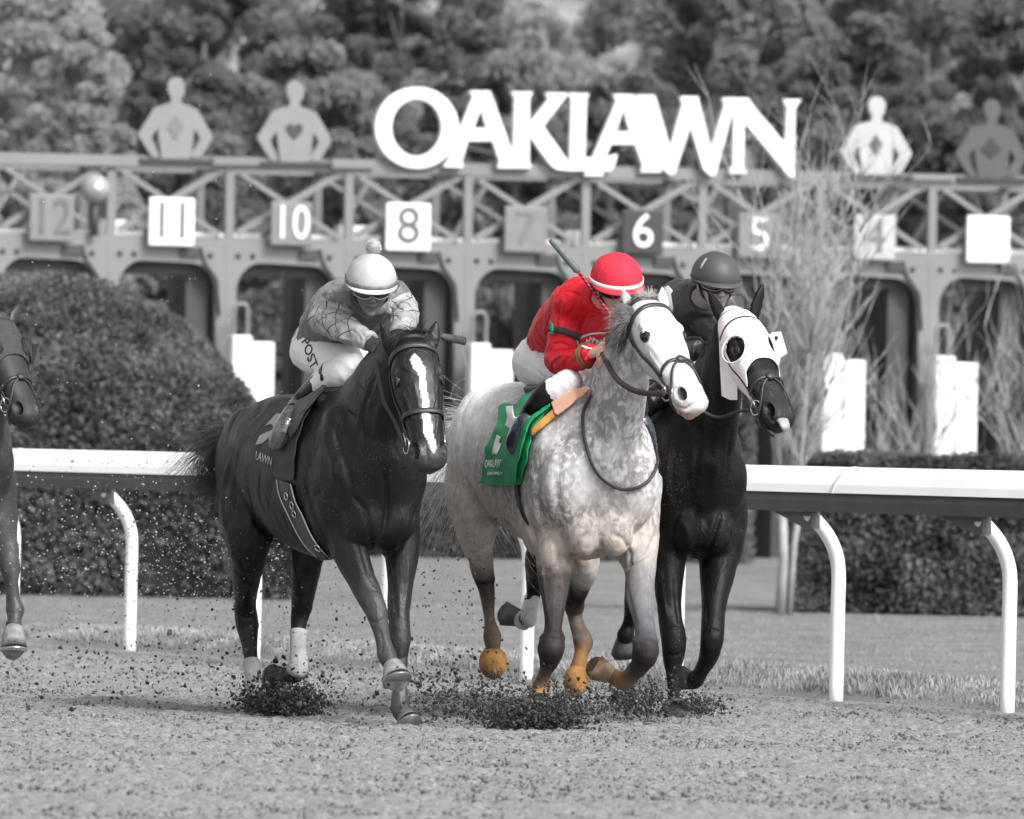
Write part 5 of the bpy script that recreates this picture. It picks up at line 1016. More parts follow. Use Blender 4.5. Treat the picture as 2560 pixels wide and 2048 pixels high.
def fill2d(splines, step=7):
    cu = bpy.data.curves.new('c', 'CURVE'); cu.dimensions = '2D'; cu.fill_mode = 'BOTH'
    for s in splines:
        sp = cu.splines.new('POLY'); sp.points.add(len(s) - 1)
        for i, (x, y) in enumerate(s): sp.points[i].co = (x, -y, 0, 1)
        sp.use_cyclic_u = True
    t = bpy.data.objects.new('tmp', cu); C.objects.link(t); dg = bpy.context.evaluated_depsgraph_get(); dg.update()
    me = bpy.data.meshes.new_from_object(t.evaluated_get(dg)); bpy.data.objects.remove(t); bpy.data.curves.remove(cu)
    bm = bmesh.new(); bm.from_mesh(me); bpy.data.meshes.remove(me); bmesh.ops.remove_doubles(bm, verts=bm.verts, dist=1e-4); bmesh.ops.triangulate(bm, faces=bm.faces)
    for _ in range(7):
        e = [e for e in bm.edges if e.calc_length() > step]
        if not e: break
        bmesh.ops.subdivide_edges(bm, edges=e, cuts=1); bmesh.ops.triangulate(bm, faces=bm.faces)
    bmesh.ops.beautify_fill(bm, faces=bm.faces, edges=bm.edges)
    bm.verts.index_update(); vs = [(v.co.x, -v.co.y) for v in bm.verts]; fs = [[v.index for v in f.verts] for f in bm.faces]; bm.free(); return vs, fs
def drape(name, splines, tr, off, th, m, parent, rl=4, step=7, wave=0.0, pre=None):
    v2, fs = pre if pre else fill2d(splines, step); vs = []; nr = []; last = None
    for x, y in v2:
        p, n = hit(tr, x, y, off, last); last = p
        if wave: p = p + n * (wave * (math.sin(x * .13 + y * .05) + .6 * math.sin(x * .07 - y * .11 + 1)))
        vs.append(p); nr.append(n)
    if rl: vs = relax(vs, fs, rl)
    fs = [list(f) for f in fs]; nrm = [Vector((0, 0, 0)) for _ in vs]
    for f in fs:
        a, b, c_ = vs[f[0]], vs[f[1]], vs[f[2]]; q = (b - a).cross(c_ - a)
        for i in f: nrm[i] += q
    if sum(1 for q in nrm if q.y > 0) > len(nrm) / 2: fs = [f[::-1] for f in fs]; nrm = [-q for q in nrm]
    nrm = [q.normalized() if q.length > 0 else Vector((0, -1, 0)) for q in nrm]
    v, f = solid(vs, fs, nrm, th); return obj(name, (v, f), m, parent)
def strip_px(name, A, B, tr, off, th, m, parent, k=4, across=3):
    a = cr(A, k); b = cr(B, k); v2 = []; fs = []
    for p, q in zip(a, b):
        for j in range(across + 1): v2.append((p[0] + (q[0] - p[0]) * j / across, p[1] + (q[1] - p[1]) * j / across))
    w_ = across + 1
    for i in range(len(a) - 1):
        for j in range(across): fs.append([i * w_ + j, i * w_ + j + 1, (i + 1) * w_ + j + 1, (i + 1) * w_ + j])
    return drape(name, None, tr, off, th, m, parent, rl=2, pre=(v2, fs))
def rope_px(mb, pts, tr, off, r, k=6, fixed=None):
    P_ = [hit(tr, x, y, off)[0] for x, y in cr(pts, k)]
    for _ in range(4): P_ = [P_[0]] + [(P_[i - 1] + P_[i] * 2 + P_[i + 1]) / 4 for i in range(1, len(P_) - 1)] + [P_[-1]]
    mb.tube(P_, r, 8)

def hand(mb, wrist, fwd, dors, side, g=0.0, k=1.0):
    """wrist point, direction of the palm, back-of-hand normal, thumb side; fingers curl away from the back of the hand"""
    f = fwd.normalized(); n = (dors - f * dors.dot(f)).normalized(); s = side - f * side.dot(f) - n * side.dot(n); s.normalize()
    mb.loft([wrist - f * .02, wrist, wrist + f * .03 * k, wrist + f * .07 * k, wrist + f * .092 * k], [(.026 + g, .019 + g), (.028 + g, .019 + g), (.038 + g, .018 + g), (.043 + g, .016 + g), (.040 + g, .012 + g)], side=s, n=12)
    for i in range(4):
        o = (.030 - .020 * i) * k; L_ = [.040, .045, .042, .033][i] * k; b = wrist + f * (.086 - .003 * abs(i - 1)) * k + s * o
        pts = [b - f * .015, b]; d = f.copy(); ang = 0
        for j, (a, l) in enumerate(((38, 1.0), (70 + 5 * i, .66), (55, .55))):
            ang += a; d = (f * math.cos(R(ang)) - n * math.sin(R(ang))).normalized(); pts.append(pts[-1] + d * (L_ * l))
        mb.loft([Vector(v) for v in pts], [(r + g * .8, r + g * .8) for r in (.010, .0105, .0098, .0088, .0070)], side=s, n=8)
    b = wrist + f * .03 * k + s * .030; pts = [b, b + (f * .5 + s * .8 - n * .2).normalized() * .028, b + (f * .85 + s * .45 - n * .6).normalized() * .055, b + (f * .95 + s * .1 - n * .9).normalized() * .072]
    mb.loft(pts, [(r + g * .8, r + g * .8) for r in (.013, .0125, .0105, .008)], side=n, n=8)

class HeadF:                               # a rider's head: x sideways, y forward, z up
    def __init__(s, c, yaw, pitch, roll=0):
        y, p = R(yaw), R(pitch); s.c = c; s.y = Vector((math.sin(y) * math.cos(p), -math.cos(y) * math.cos(p), -math.sin(p))); s.x = Vector((math.cos(y), math.sin(y), 0)); s.z = s.x.cross(s.y) * -1
        if s.z.z < 0: s.z = -s.z
        if roll: q = Matrix.Rotation(R(roll), 3, s.y); s.x = q @ s.x; s.z = q @ s.z
    def p(s, x, y, z): return s.c + s.x * x + s.y * y + s.z * z
    def ax(s): return (s.x, s.y, s.z)
def face(mb, h):
    mb.ell(h.p(0, -.01, .01), (.078, .096, .10), h.ax(), 20); mb.ell(h.p(0, .02, -.045), (.066, .070, .085), h.ax(), 18)
    mb.ell(h.p(0, .050, -.105), (.040, .034, .030), h.ax(), 14); mb.ell(h.p(0, .075, -.120), (.020, .016, .014), h.ax(), 10)
    mb.loft([h.p(0, .078, .0), h.p(0, .098, -.028), h.p(0, .112, -.050), h.p(0, .095, -.060)], [(.009, .010), (.011, .014), (.017, .013), (.012, .008)], side=h.x, n=10)
    for g in (-1, 1):
        mb.ell(h.p(.030 * g, .068, -.045), (.024, .020, .018), h.ax(), 10); mb.ell(h.p(.014 * g, .102, -.056), (.008, .009, .006), h.ax(), 8)
        mb.ell(h.p(.076 * g, -.004, -.035), (.010, .020, .032), h.ax(), 10)
    mb.ell(h.p(0, .086, -.079), (.024, .011, .006), h.ax(), 12); mb.ell(h.p(0, .083, -.091), (.021, .011, .0065), h.ax(), 12)
def helmet(parent, h, m, peak_m=None, band=None, band_el=(2, 10), k=1.0, seams=None, peak=.045, nm='helmet'):
    rx, ry, rz = .113 * k, .130 * k, .116 * k; c0 = h.p(0, -.005, .012); n = 40; rows = 16; vs = []; fs = []
    def S(az, el, off=0): return c0 + h.x * ((rx + off) * math.sin(az) * math.cos(el)) + h.y * ((ry + off) * math.cos(az) * math.cos(el)) + h.z * ((rz + off) * math.sin(el))
    e0 = lambda az: R(-6 - 22 * (math.sin(az / 2) ** 2))
    for i in range(rows + 1):
        for j in range(n):
            az = 2 * math.pi * j / n; el = e0(az) + (R(89) - e0(az)) * i / rows; vs.append(S(az, el))
    for i in range(rows):
        for j in range(n): fs.append([i * n + j, i * n + (j + 1) % n, (i + 1) * n + (j + 1) % n, (i + 1) * n + j])
    fs.append([rows * n + j for j in range(n)])
    o = obj(nm, (vs, fs), m, parent); md = o.modifiers.new('s', 'SOLIDIFY'); md.thickness = .010; md.offset = -1
    vs = []; fs = []; q = 22
    for i in range(5):
        for j in range(q + 1):
            az = R(-78 + 156 * j / q); w_ = peak * k * math.cos(az * 90 / 80) ** .8 if abs(az) < R(79) else 0
            b = S(az, R(-5)); d = (h.y * math.cos(az) + h.x * math.sin(az) * .6 - h.z * .42).normalized(); vs.append(b + d * (w_ * i / 4) + h.z * (.010 * (1 - (i / 4 - .3) ** 2) * w_ / .05))
    for i in range(4):
        for j in range(q): a = i * (q + 1) + j; fs.append([a, a + 1, a + q + 2, a + q + 1])
    o2 = obj('peak', (vs, fs), peak_m or m, o); md = o2.modifiers.new('s', 'SOLIDIFY'); md.thickness = .006; md.offset = 0
    if band:
        vs = []; fs = []; q = 44
        for i in range(3):
            for j in range(q + 1): az = R(-110 + 220 * j / q); vs.append(S(az, R(band_el[0] + (band_el[1] - band_el[0]) * i / 2), .003))
        for i in range(2):
            for j in range(q): a = i * (q + 1) + j; fs.append([a, a + 1, a + q + 2, a + q + 1])
        o3 = obj('band', (vs, fs), band, o); md = o3.modifiers.new('s', 'SOLIDIFY'); md.thickness = .003; md.offset = 0
    if seams:
        mb = MB()
        for az in (0, 60, -60, 120, -120, 180): mb.tube([S(R(az), R(e), .0005) for e in range(6, 91, 7)], .0016, 5)
        mb.ell(S(0, R(90), .001), (.008, .008, .004), h.ax(), 10); mb.build('seam', seams, o)
    return o, S
def goggles(parent, h, ml, mf):
    mb = MB(); q = 20; vs = []; fs = []
    def G(a, z, off): return h.p((.073 + off) * math.sin(a), .006 + (.088 + off) * math.cos(a), z)
    for i in range(4):
        for j in range(q + 1):
            a = R(-62 + 124 * j / q); t = abs(a) / R(62); nose_ = .018 * math.exp(-(a / R(12)) ** 2) * (1 - i / 3)
            vs.append(G(a, -.046 + .050 * i / 3 + nose_ + .006 * t * (1.5 - i), .016))
    for i in range(3):
        for j in range(q): a = i * (q + 1) + j; fs.append([a, a + 1, a + q + 2, a + q + 1])
    o = obj('goggles', (vs, fs), ml, parent); md = o.modifiers.new('s', 'SOLIDIFY'); md.thickness = .006
    rim = MB(); loop = [vs[j] for j in range(q + 1)] + [vs[i * (q + 1) + q] for i in (1, 2, 3)] + [vs[3 * (q + 1) + j] for j in range(q - 1, -1, -1)] + [vs[i * (q + 1)] for i in (2, 1, 0)]
    rim.tube(loop, .0038, 6); rim.build('rim', mf, o)
    st = MB(); pts = [h.p(.087 * math.sin(R(a)), -.002 + .104 * math.cos(R(a)), -.022 + .03 * (abs(a) - 60) / 120) for a in range(60, 301, 12)]
    st.loft(pts, [(.010, .0025)] * len(pts), side=h.z, n=8); st.build('strap', mf, o)
    return o

class Rider:
    def __init__(s, name, label, fr, spine, armR, armL, legR, hd, m_skin, legL=None, tr=None, lw=.95):
        s.fr = fr; s.hd = hd; J = lambda q: (fr.J(*q[:3]), *q[3:])
        s.spine = [J(q) for q in spine]; s.arms = [[J(q) for q in armR], [J(q) for q in armL]]
        lr = [J(q) for q in legR]
        if tr:                              # the leg lies against the flank, never inside it
            for i in range(2, len(lr)):
                p, r_ = lr[i][0], lr[i][1]; d = (p - CAM).normalized(); h = tr.ray_cast(CAM, d); need = r_ * .9 + .035 + (.06 if i > 3 else 0)
                if h[0] is not None and (h[0] - CAM).length - need < (p - CAM).length: lr[i] = (CAM + d * ((h[0] - CAM).length - need), *lr[i][1:])
        s.legs = [lr, [(fr.L(fr.loc(q[0])[0], -fr.loc(q[0])[1] * lw, fr.loc(q[0])[2]), *q[1:]) for q in lr] if legL is None else [J(q) for q in legL]]
        s.root = empty('person', s.spine[0][0], label, 'person'); s.root.location.z = s.spine[0][0].z - .15; s.m_skin = m_skin
    def chain(s, mb, ch, g=0.0, a=0, b=None, k=4, mul=1.0):
        d = cr([(*q[0], q[1], q[2] if len(q) > 2 else q[1]) for q in ch[a:b]], k); mb.loft([Vector(v[:3]) for v in d], [(v[3] * mul + g, v[4] * mul + g) for v in d], side=s.fr.lat, n=16); return d
    def body(s, hands, voxel=.0055):
        mb = MB(); s.chain(mb, s.spine, -.012)
        nk = s.spine[-1][0]; mb.tube([s.spine[-2][0], nk, s.hd.p(0, -.02, -.05)], [.06, .056, .055], 12)
        for ch in s.arms + s.legs: s.chain(mb, ch, -.006)
        face(mb, s.hd)
        for h_ in hands: hand(mb, *h_)
        def post(co, no):
            ax = s.hd; q = co - np.array(ax.c); x = q @ np.array(ax.x); y = q @ np.array(ax.y); z = q @ np.array(ax.z); n = len(co); col = np.tile(np.array(SKIN), (n, 1))
            lips = np.exp(-((z + .085) / .008) ** 2) * (np.abs(x) < .026) * (y > .07); col = col * (1 - .35 * lips[:, None] * np.array([.5, 1, 1])); ln = np.exp(-((z + .085) / .0025) ** 2) * (np.abs(x) < .024) * (y > .07); col = col * (1 - .7 * ln[:, None])
            return co, {'coat': col}
        s.body_o = fuse('body', mb, voxel, 3, s.m_skin, s.root, post); return s.body_o
    def garment(s, name, parts, g, m, sm=5, voxel=.006, folds=.004, fs=14, attrs=None, extra=None):
        mb = MB(); dense = []
        for (ch, a, b) in parts: dense.append(s.chain(mb, ch, g, a, b))
        if extra: extra(mb)
        def post(co, no):
            f = folds * (n3(co * np.array([1, 1, .6]), 77, fs) - .5) * 2 + folds * .5 * (n3(co, 78, fs * 2.6) - .5) * 2
            at = attrs(co, no, dense) if attrs else {}
            return co + no * f[:, None], at
        return fuse(name, mb, voxel, sm, m, s.root, post)
SKIN = (.42, .42, .42)
m_skin_g = coatmat('skin', .5, spec=.4, bump=.0004, speck=.3)
# ================================================================ RIDER 1 (pale helmet with a pompom)
m_lens = M('goggle_lens', .012, rough=.08, spec=.9, var=.1); m_rim = M('goggle_rim', .03, rough=.4)
m_breech = M('white_breeches', .74, rough=.55, var=.05, scale=9, bump=.004, bscale=14)
m_boot = M('black_boot', .006, rough=.35, var=.3, scale=12, spec=.35, bump=.003, bscale=30)
m_shoe = M('glossy_shoe', .07, rough=.12, var=.8, scale=16, spec=.9, bump=.006, bscale=24)
m_glove = M('dark_glove', .022, rough=.7, var=.3, scale=40, bump=.002, bscale=80)
SKIN = (.13, .125, .12)
pa = HeadF(fa.J(928, 707, -.16), 6, 20, 0)
RA_ = Rider('person', 'jockey in diamond-patterned grey silks and pale pompom helmet on the dark bay horse', fa,
  [(812, 872, -.90, .15, .12), (826, 820, -.74, .135, .11), (868, 778, -.54, .165, .125), (905, 752, -.38, .165, .10), (926, 745, -.27, .09, .07)],
  [(868, 740, -.42, .072), (838, 770, -.46, .066), (818, 798, -.42, .060), (850, 815, -.30, .056), (890, 836, -.18, .046), (926, 856, -.08, .036)],
  [(975, 738, -.36, .072), (1002, 762, -.34, .062), (1010, 795, -.26, .056), (1006, 815, -.16, .048), (1002, 836, -.04, .036)],
  [(792, 870, -.90, .115), (805, 882, -.76, .108), (832, 900, -.62, .088), (858, 918, -.50, .064), (838, 935, -.52, .066), (802, 966, -.62, .060), (768, 992, -.70, .046), (743, 1013, -.77, .034), (735, 1030, -.80, .036), (712, 1070, -.74, .040), (694, 1104, -.66, .034), (688, 1116, -.63, .022)], pa, m_skin_g, tr=bvh(bodyA))
hR_ = (RA_.arms[0][-1][0], fa.J(952, 874, .03) - RA_.arms[0][-1][0], Vector((-.2, -.8, .6)), Vector((.6, .0, .8)))
hL_ = (RA_.arms[1][-1][0], fa.J(992, 862, .06) - RA_.arms[1][-1][0], Vector((.3, -.8, .6)), Vector((-.6, .0, .8)))
RA_.body([hR_, hL_])
gm = MB(); hand(gm, *hR_, g=.0035); gm.tube([hR_[0] - hR_[1].normalized() * .035, hR_[0]], [.034, .031], 12); fuse('glove', gm, .005, 2, m_glove, RA_.root)
gm = MB(); hand(gm, *hL_, g=.0035); gm.tube([hL_[0] - hL_[1].normalized() * .035, hL_[0]], [.034, .031], 12); fuse('glove', gm, .005, 2, m_glove, RA_.root)
# silks with diamond lines on the sleeves
m_silk1 = M('diamond_silk', 0, rough=.42, var=.22, scale=22, attr='cloth', spec=.45); n_ = m_silk1.node_tree; b_ = n_.nodes['Principled BSDF']; N_ = n_.nodes.new; L_ = n_.links.new
def math_(op, a, b=None):
    q = N_('ShaderNodeMath'); q.operation = op
    for i, v in enumerate((a, b)):
        if v is None: continue
        if isinstance(v, (int, float)): q.inputs[i].default_value = v
        else: L_(v, q.inputs[i])
    return q.outputs[0]
def attr_(nm): a = N_('ShaderNodeAttribute'); a.attribute_name = nm; return a.outputs['Fac']
su, sv, sm_ = attr_('su'), attr_('sv'), attr_('sm')
l1 = math_('LESS_THAN', math_('ABSOLUTE', math_('SUBTRACT', math_('FRACT', math_('ADD', su, sv)), .5)), .035)
l2 = math_('LESS_THAN', math_('ABSOLUTE', math_('SUBTRACT', math_('FRACT', math_('SUBTRACT', su, sv)), .5)), .035)
ln = math_('MULTIPLY', math_('MAXIMUM', l1, l2), sm_)
src = b_.inputs['Base Color'].links[0].from_socket; mx_ = N_('ShaderNodeMix'); mx_.data_type = 'RGBA'; mx_.blend_type = 'MULTIPLY'; L_(ln, mx_.inputs[0]); L_(src, mx_.inputs[6]); mx_.inputs[7].default_value = (.10, .10, .10, 1); L_(mx_.outputs[2], b_.inputs['Base Color'])
def silk_attrs(co, no, dense):
    n = len(co); col = np.tile(np.array([.12, .12, .12]), (n, 1)); su = np.zeros(n); sv = np.zeros(n); smk = np.zeros(n)
    ds = []
    for d in dense:
        b, i = nearest_path(co, [v[:3] for v in d], [v[3] for v in d]); ds.append((b, i))
    for a in (1, 2):
        b, i = ds[a]; d = dense[a]; on = (b <= ds[3 - a][0]) & (b < ds[0][0] * 1.4 + .15); P_ = np.array([v[:3] for v in d]); cum = np.concatenate([[0], np.cumsum(np.linalg.norm(np.diff(P_, axis=0), axis=1))])
        T_ = np.gradient(P_, axis=0); T_ /= np.linalg.norm(T_, axis=1)[:, None]; q = co - P_[i]; q2 = q - T_[i] * (q * T_[i]).sum(1)[:, None]; u = np.cross(T_[i], [0, 1, 0]); u /= np.linalg.norm(u, axis=1)[:, None]; w_ = np.cross(T_[i], u)
        s_ = cum[i] + (q * T_[i]).sum(1); an = np.arctan2((q2 * w_).sum(1), (q2 * u).sum(1))
        m_ = on & (a_ok(i, a)); su[m_] = s_[m_] / .095; sv[m_] = (an[m_] / (2 * np.pi) * 4); smk[m_] = 1; col[m_] = [.30, .30, .30]
        cuff = on & (i > len(d) - 5); col[cuff] = [.30, .30, .30]; smk[cuff] = 0
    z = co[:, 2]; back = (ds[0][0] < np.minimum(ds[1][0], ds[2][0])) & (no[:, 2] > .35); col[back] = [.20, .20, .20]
    return {'cloth': col, 'su': su, 'sv': sv, 'sm': smk}
def a_ok(i, a): return i > 3
RA_.garment('silks', [(RA_.spine, 0, 5), (RA_.arms[0], 0, None), (RA_.arms[1], 0, None)], .010, m_silk1, folds=.010, fs=15, attrs=silk_attrs, extra=lambda mb: (mb.ell(fa.J(812, 800, -.44), (.075, .07, .07), n=14), mb.ell(fa.J(880, 735, -.42), (.12, .10, .085), n=14), mb.ell(fa.J(960, 740, -.38), (.10, .09, .085), n=14)))
RA_.garment('breeches', [(RA_.legs[0], 0, 6), (RA_.legs[1], 0, 6)], .007, m_breech, folds=.004, fs=16, extra=lambda mb: mb.loft([RA_.spine[0][0] - Vector((0, 0, .02)), RA_.spine[1][0]], [(.165, .135), (.14, .12)], side=fa.lat, n=18))
for ch in RA_.legs:
    mb = MB(); RA_.chain(mb, ch, .006, 4, 9); b = fuse('boot', mb, .006, 2, m_boot, RA_.root)
    mb = MB(); RA_.chain(mb, ch, .009, 8, 12); mb.ell(ch[8][0].lerp(ch[9][0], .5), (.044, .044, .044)); fuse('shoe', mb, .006, 3, m_shoe, b)
m_helm1 = M('pale_helmet_cover', .42, rough=.6, var=.20, scale=7, bump=.004, bscale=18); m_band1 = M('grey_band', .14, rough=.6, var=.4, scale=30)
ho, S_ = helmet(RA_.root, pa, m_helm1, M('peak_clear', .62, rough=.2), m_band1, (-3, 6), 1.0, peak=.026)
pm = MB(); c_ = fa.J(934, 618, -.16); pm.ell(c_, (.030, .030, .030), n=16); pmo = pm.build('pompom', M('pom_wool', .42, rough=1, var=.3, scale=60, bump=.006, bscale=120), ho)
pr = random.Random(5); pm = MB()
for i in range(700):
    d = Vector([pr.gauss(0, 1) for _ in range(3)]).normalized(); pm.tube([c_ + d * .027, c_ + d * .036 + Vector([pr.gauss(0, .002) for _ in range(3)])], [.0012, .0006], 3)
pm.build('fluff', M('pom_fluff', .48, rough=1, var=.3), pmo)
goggles(RA_.root, pa, m_lens, M('clear_rim', .35, rough=.2))
mb = MB(); mb.tube([pa.p(-.085, .0, .0), pa.p(-.07, .03, -.07), pa.p(0, .055, -.135), pa.p(.07, .03, -.07), pa.p(.085, .0, .0)], .006, 8); mb.build('chin_strap', m_black, ho)
# breeches lettering (upside-down wavy word on the thigh)
tb = bvh([o for o in RA_.root.children if o.name.startswith('breeches')][0])
v2, f2 = text_mesh('POST', 36, 0); br = [o for o in RA_.root.children if o.name.startswith('breeches')][0]
ca, sa = math.cos(R(62)), math.sin(R(62))
drape('lettering', None, tb, .002, .0012, m_black, br, rl=0, pre=([(774 + (x * ca + y * sa * 1.25) * .62, 884 + (x * sa - y * ca * 1.25) * .95) for x, y in v2], f2))
sculpt([o for o in RA_.root.children if o.name.startswith('silks')][0], [([(826, 790), (845, 800), (866, 812)], .006, -.009), ([(850, 775), (870, 790), (892, 800)], .006, .006), ([(800, 770), (812, 790), (808, 815)], .007, -.009), ([(790, 800), (806, 822), (830, 838)], .007, -.010), ([(830, 835), (856, 846), (884, 852)], .007, .007),
 ([(880, 825), (896, 840), (902, 856)], .005, -.006), ([(904, 832), (914, 846), (918, 862)], .005, -.006), ([(862, 700), (850, 720), (852, 745)], .007, -.008), ([(824, 722), (836, 740), (838, 762)], .006, -.007), ([(985, 760), (1000, 772), (1020, 774)], .006, -.008), ([(988, 790), (1004, 800), (1020, 796)], .006, -.007), ([(970, 745), (978, 770), (980, 800)], .007, -.009)])
# whip in the left hand
wh = MB(); a = fa.J(996, 838, .08); b = fa.J(1060, 838, .0); c_ = fa.J(1102, 841, -.04); d = fa.J(1163, 853, -.08); wh.tube([a, b, c_], [.006, .006, .006], 8)
wroot = empty('riding_whip', c_, 'riding whip held level beside the ears of the dark bay horse', 'whip'); wh.build('shaft', M('whip_shaft', .10, rough=.4, var=.4, scale=60), wroot)
wh = MB(); wh.loft([c_, c_ + (d - c_) * .1, d], [(.008, .008), (.016, .010), (.019, .010)], side=Vector((0, 0, 1)), n=10); wh.build('popper', M('whip_popper', .05, rough=.7, var=.4, scale=50), wroot)

# ---- saddle, cloth and girth of horse 1
ta = bvh(bodyA)
m_cloth1 = M('dark_saddle_cloth', .035, rough=.8, var=.2, scale=20, bump=.002, bscale=60); m_num1 = M('grey_number', .33, rough=.8, var=.12, scale=20); m_pale = M('pale_edge', .42, rough=.6, var=.2, scale=30)
m_saddle = M('saddle_leather', .022, rough=.45, var=.3, scale=20, bump=.002, bscale=90)
cl = drape('saddle_cloth', [[(639, 1114), (650, 1085), (668, 1058), (693, 1034), (722, 1022), (760, 1003), (800, 988), (790, 1020), (768, 1060), (752, 1110), (745, 1160), (742, 1204), (716, 1198), (691, 1192), (681, 1180), (655, 1160), (630, 1135)]], ta, .012, .004, m_cloth1, rootA, rl=5, wave=.003)
tc_ = bvh(cl)
drape('number', [[(664, 1066), (691, 1036), (709, 1034), (690, 1071), (677, 1061)], [(640, 1113), (650, 1090), (686, 1074), (679, 1090), (658, 1109)]], tc_, .003, .001, m_num1, cl, rl=0)
v2, f2 = text_mesh('LAWN', 27, .2); drape('lettering', None, tc_, .003, .001, m_pale, cl, rl=0, pre=([(660 + (x * .52 + y * .05), 1147 - y * 1.15 + x * .22) for x, y in v2], f2))
drape('saddle', [[(738, 1052), (752, 1018), (780, 1004), (822, 978), (832, 984), (806, 1012), (776, 1046), (756, 1088), (744, 1104), (735, 1085)]], ta, .030, .012, m_saddle, rootA, rl=3)
sd_ = MB(); pts = [fa.L(x, 0, z) for x, z in ((-.90, 1.40), (-.82, 1.43), (-.7, 1.435), (-.5, 1.465), (-.42, 1.45))]; sd_.loft(pts, [(.08, .02), (.12, .03), (.11, .03), (.11, .035), (.08, .02)], side=fa.lat, n=18); sd_.build('saddle_seat', m_saddle, rootA)
gth = strip_px('girth', [(698, 1196), (703, 1236), (726, 1287), (755, 1345), (790, 1385), (815, 1402)], [(736, 1206), (748, 1253), (765, 1284), (792, 1345), (822, 1382), (838, 1396)], ta, .010, .004, m_saddle, rootA)
strip_px('edge', [(698, 1196), (703, 1236), (726, 1287), (755, 1345), (790, 1385), (815, 1402)], [(702, 1196), (707, 1236), (731, 1285), (761, 1343), (796, 1384), (820, 1400)], ta, .015, .003, m_pale, gth, across=1)
strip_px('edge', [(730, 1205), (742, 1253), (759, 1284), (786, 1345), (817, 1382), (834, 1396)], [(736, 1206), (748, 1253), (765, 1284), (792, 1345), (822, 1382), (838, 1396)], ta, .015, .003, m_pale, gth, across=1)
mb = MB()
for y0, x0 in ((1240, 724), (1262, 738), (1283, 744), (1365, 800)): p, n__ = hit(ta, x0, y0, .018); ring(mb, p, n__, .016, .003)
mb.build('buckle', m_steel, gth)
# reins of horse 1
rn = MB(); hp = RA_.arms[0][-1][0] + hR_[1].normalized() * .07
rn.loft([hp, fa.J(944, 930, .16), fa.J(960, 1005, .24), fa.J(986, 1050, .32), ha.H(.80, -98, .016)], [(.0035, .010)] * 5, side=Vector((0, 1, 0)), n=8)
hp2 = RA_.arms[1][-1][0] + hL_[1].normalized() * .07; rn.loft([hp2, fa.J(1040, 900, .0), fa.J(1100, 960, .12), ha.H(.80, 98, .016)], [(.0035, .010)] * 4, side=Vector((0, 1, 0)), n=8)
rn.build('reins', m_leather, rootA)
# ================================================================ RIDER 2 (red silks)
m_red = M('red_silk', (.60, .008, .022), rough=.48, var=.14, scale=9, spec=.3, bump=.005, bscale=30)
m_redhelm = M('red_helmet_cover', (.62, .030, .055), rough=.75, var=.10, scale=9, spec=.2, bump=.003, bscale=22)
m_breech2 = M('white_breeches_clean', (.74, .73, .77), rough=.55, var=.04, scale=9, bump=.005, bscale=14)
SKIN = (.62, .36, .29)
pb = HeadF(fb.J(1541, 706, -.14), 12, 20, 2)
RB_ = Rider('person', 'jockey in bright red silks and red helmet with a white band on the grey horse', fb,
  [(1392, 895, -.95, .155, .125), (1402, 840, -.78, .14, .115), (1448, 790, -.57, .165, .135), (1488, 758, -.40, .165, .11), (1520, 746, -.28, .09, .07)],
  [(1440, 750, -.42, .075), (1420, 800, -.44, .062), (1402, 860, -.44, .055), (1396, 902, -.42, .050), (1420, 907, -.32, .050), (1450, 896, -.22, .042), (1478, 885, -.13, .032)],
  [(1560, 752, -.38, .072), (1588, 800, -.34, .058), (1592, 850, -.28, .052), (1570, 872, -.16, .044), (1540, 884, -.04, .034)],
  [(1368, 900, -.95, .120), (1378, 920, -.82, .112), (1400, 938, -.68, .088), (1424, 952, -.56, .060), (1410, 964, -.56, .056), (1372, 985, -.66, .054), (1342, 1012, -.76, .044), (1322, 1034, -.82, .036), (1318, 1050, -.85, .038), (1300, 1084, -.78, .042), (1287, 1112, -.71, .036), (1283, 1122, -.68, .022)], pb, m_skin_g, tr=bvh(bodyB))
hRb = (RB_.arms[0][-1][0], fb.J(1512, 868, -.03) - RB_.arms[0][-1][0], Vector((-.1, -.75, .65)), Vector((.1, .2, .9)))
hLb = (RB_.arms[1][-1][0], fb.J(1515, 905, .06) - RB_.arms[1][-1][0], Vector((.3, -.8, .5)), Vector((-.6, .0, .8)))
RB_.body([hRb, hLb])
sk2 = RB_.garment('silks', [(RB_.spine, 0, 5), (RB_.arms[0], 0, None), (RB_.arms[1], 0, None)], .010, m_red, folds=.011, fs=13, extra=lambda mb: (mb.ell(fb.J(1462, 735, -.45), (.115, .10, .08), n=14), mb.ell(fb.J(1530, 745, -.40), (.12, .09, .08), n=14)))
br2 = RB_.garment('breeches', [(RB_.legs[0], 0, 6), (RB_.legs[1], 0, 6)], .007, m_breech2, folds=.005, fs=15, extra=lambda mb: mb.loft([RB_.spine[0][0] - Vector((0, 0, .03)), RB_.spine[1][0]], [(.17, .14), (.14, .12)], side=fb.lat, n=18))
m_shoe2 = M('dark_blue_shoe', (.025, .03, .045), rough=.13, var=.5, scale=12, spec=.9, bump=.005, bscale=20)
for ch in RB_.legs:
    mb = MB(); RB_.chain(mb, ch, .007, 4, 9); b = fuse('boot', mb, .006, 2, m_boot, RB_.root)
    mb = MB(); RB_.chain(mb, ch, .009, 8, 12); mb.ell(ch[8][0], (.044, .044, .044)); fuse('shoe', mb, .006, 3, m_shoe2, b)
hb2, S2 = helmet(RB_.root, pb, m_redhelm, m_redhelm, M('white_band', .85, rough=.4, var=.02), (-3, 6), 1.04, seams=M('seam_thread', (.55, .03, .05), rough=.6), peak=.034)
goggles(RB_.root, pb, m_lens, m_rim)
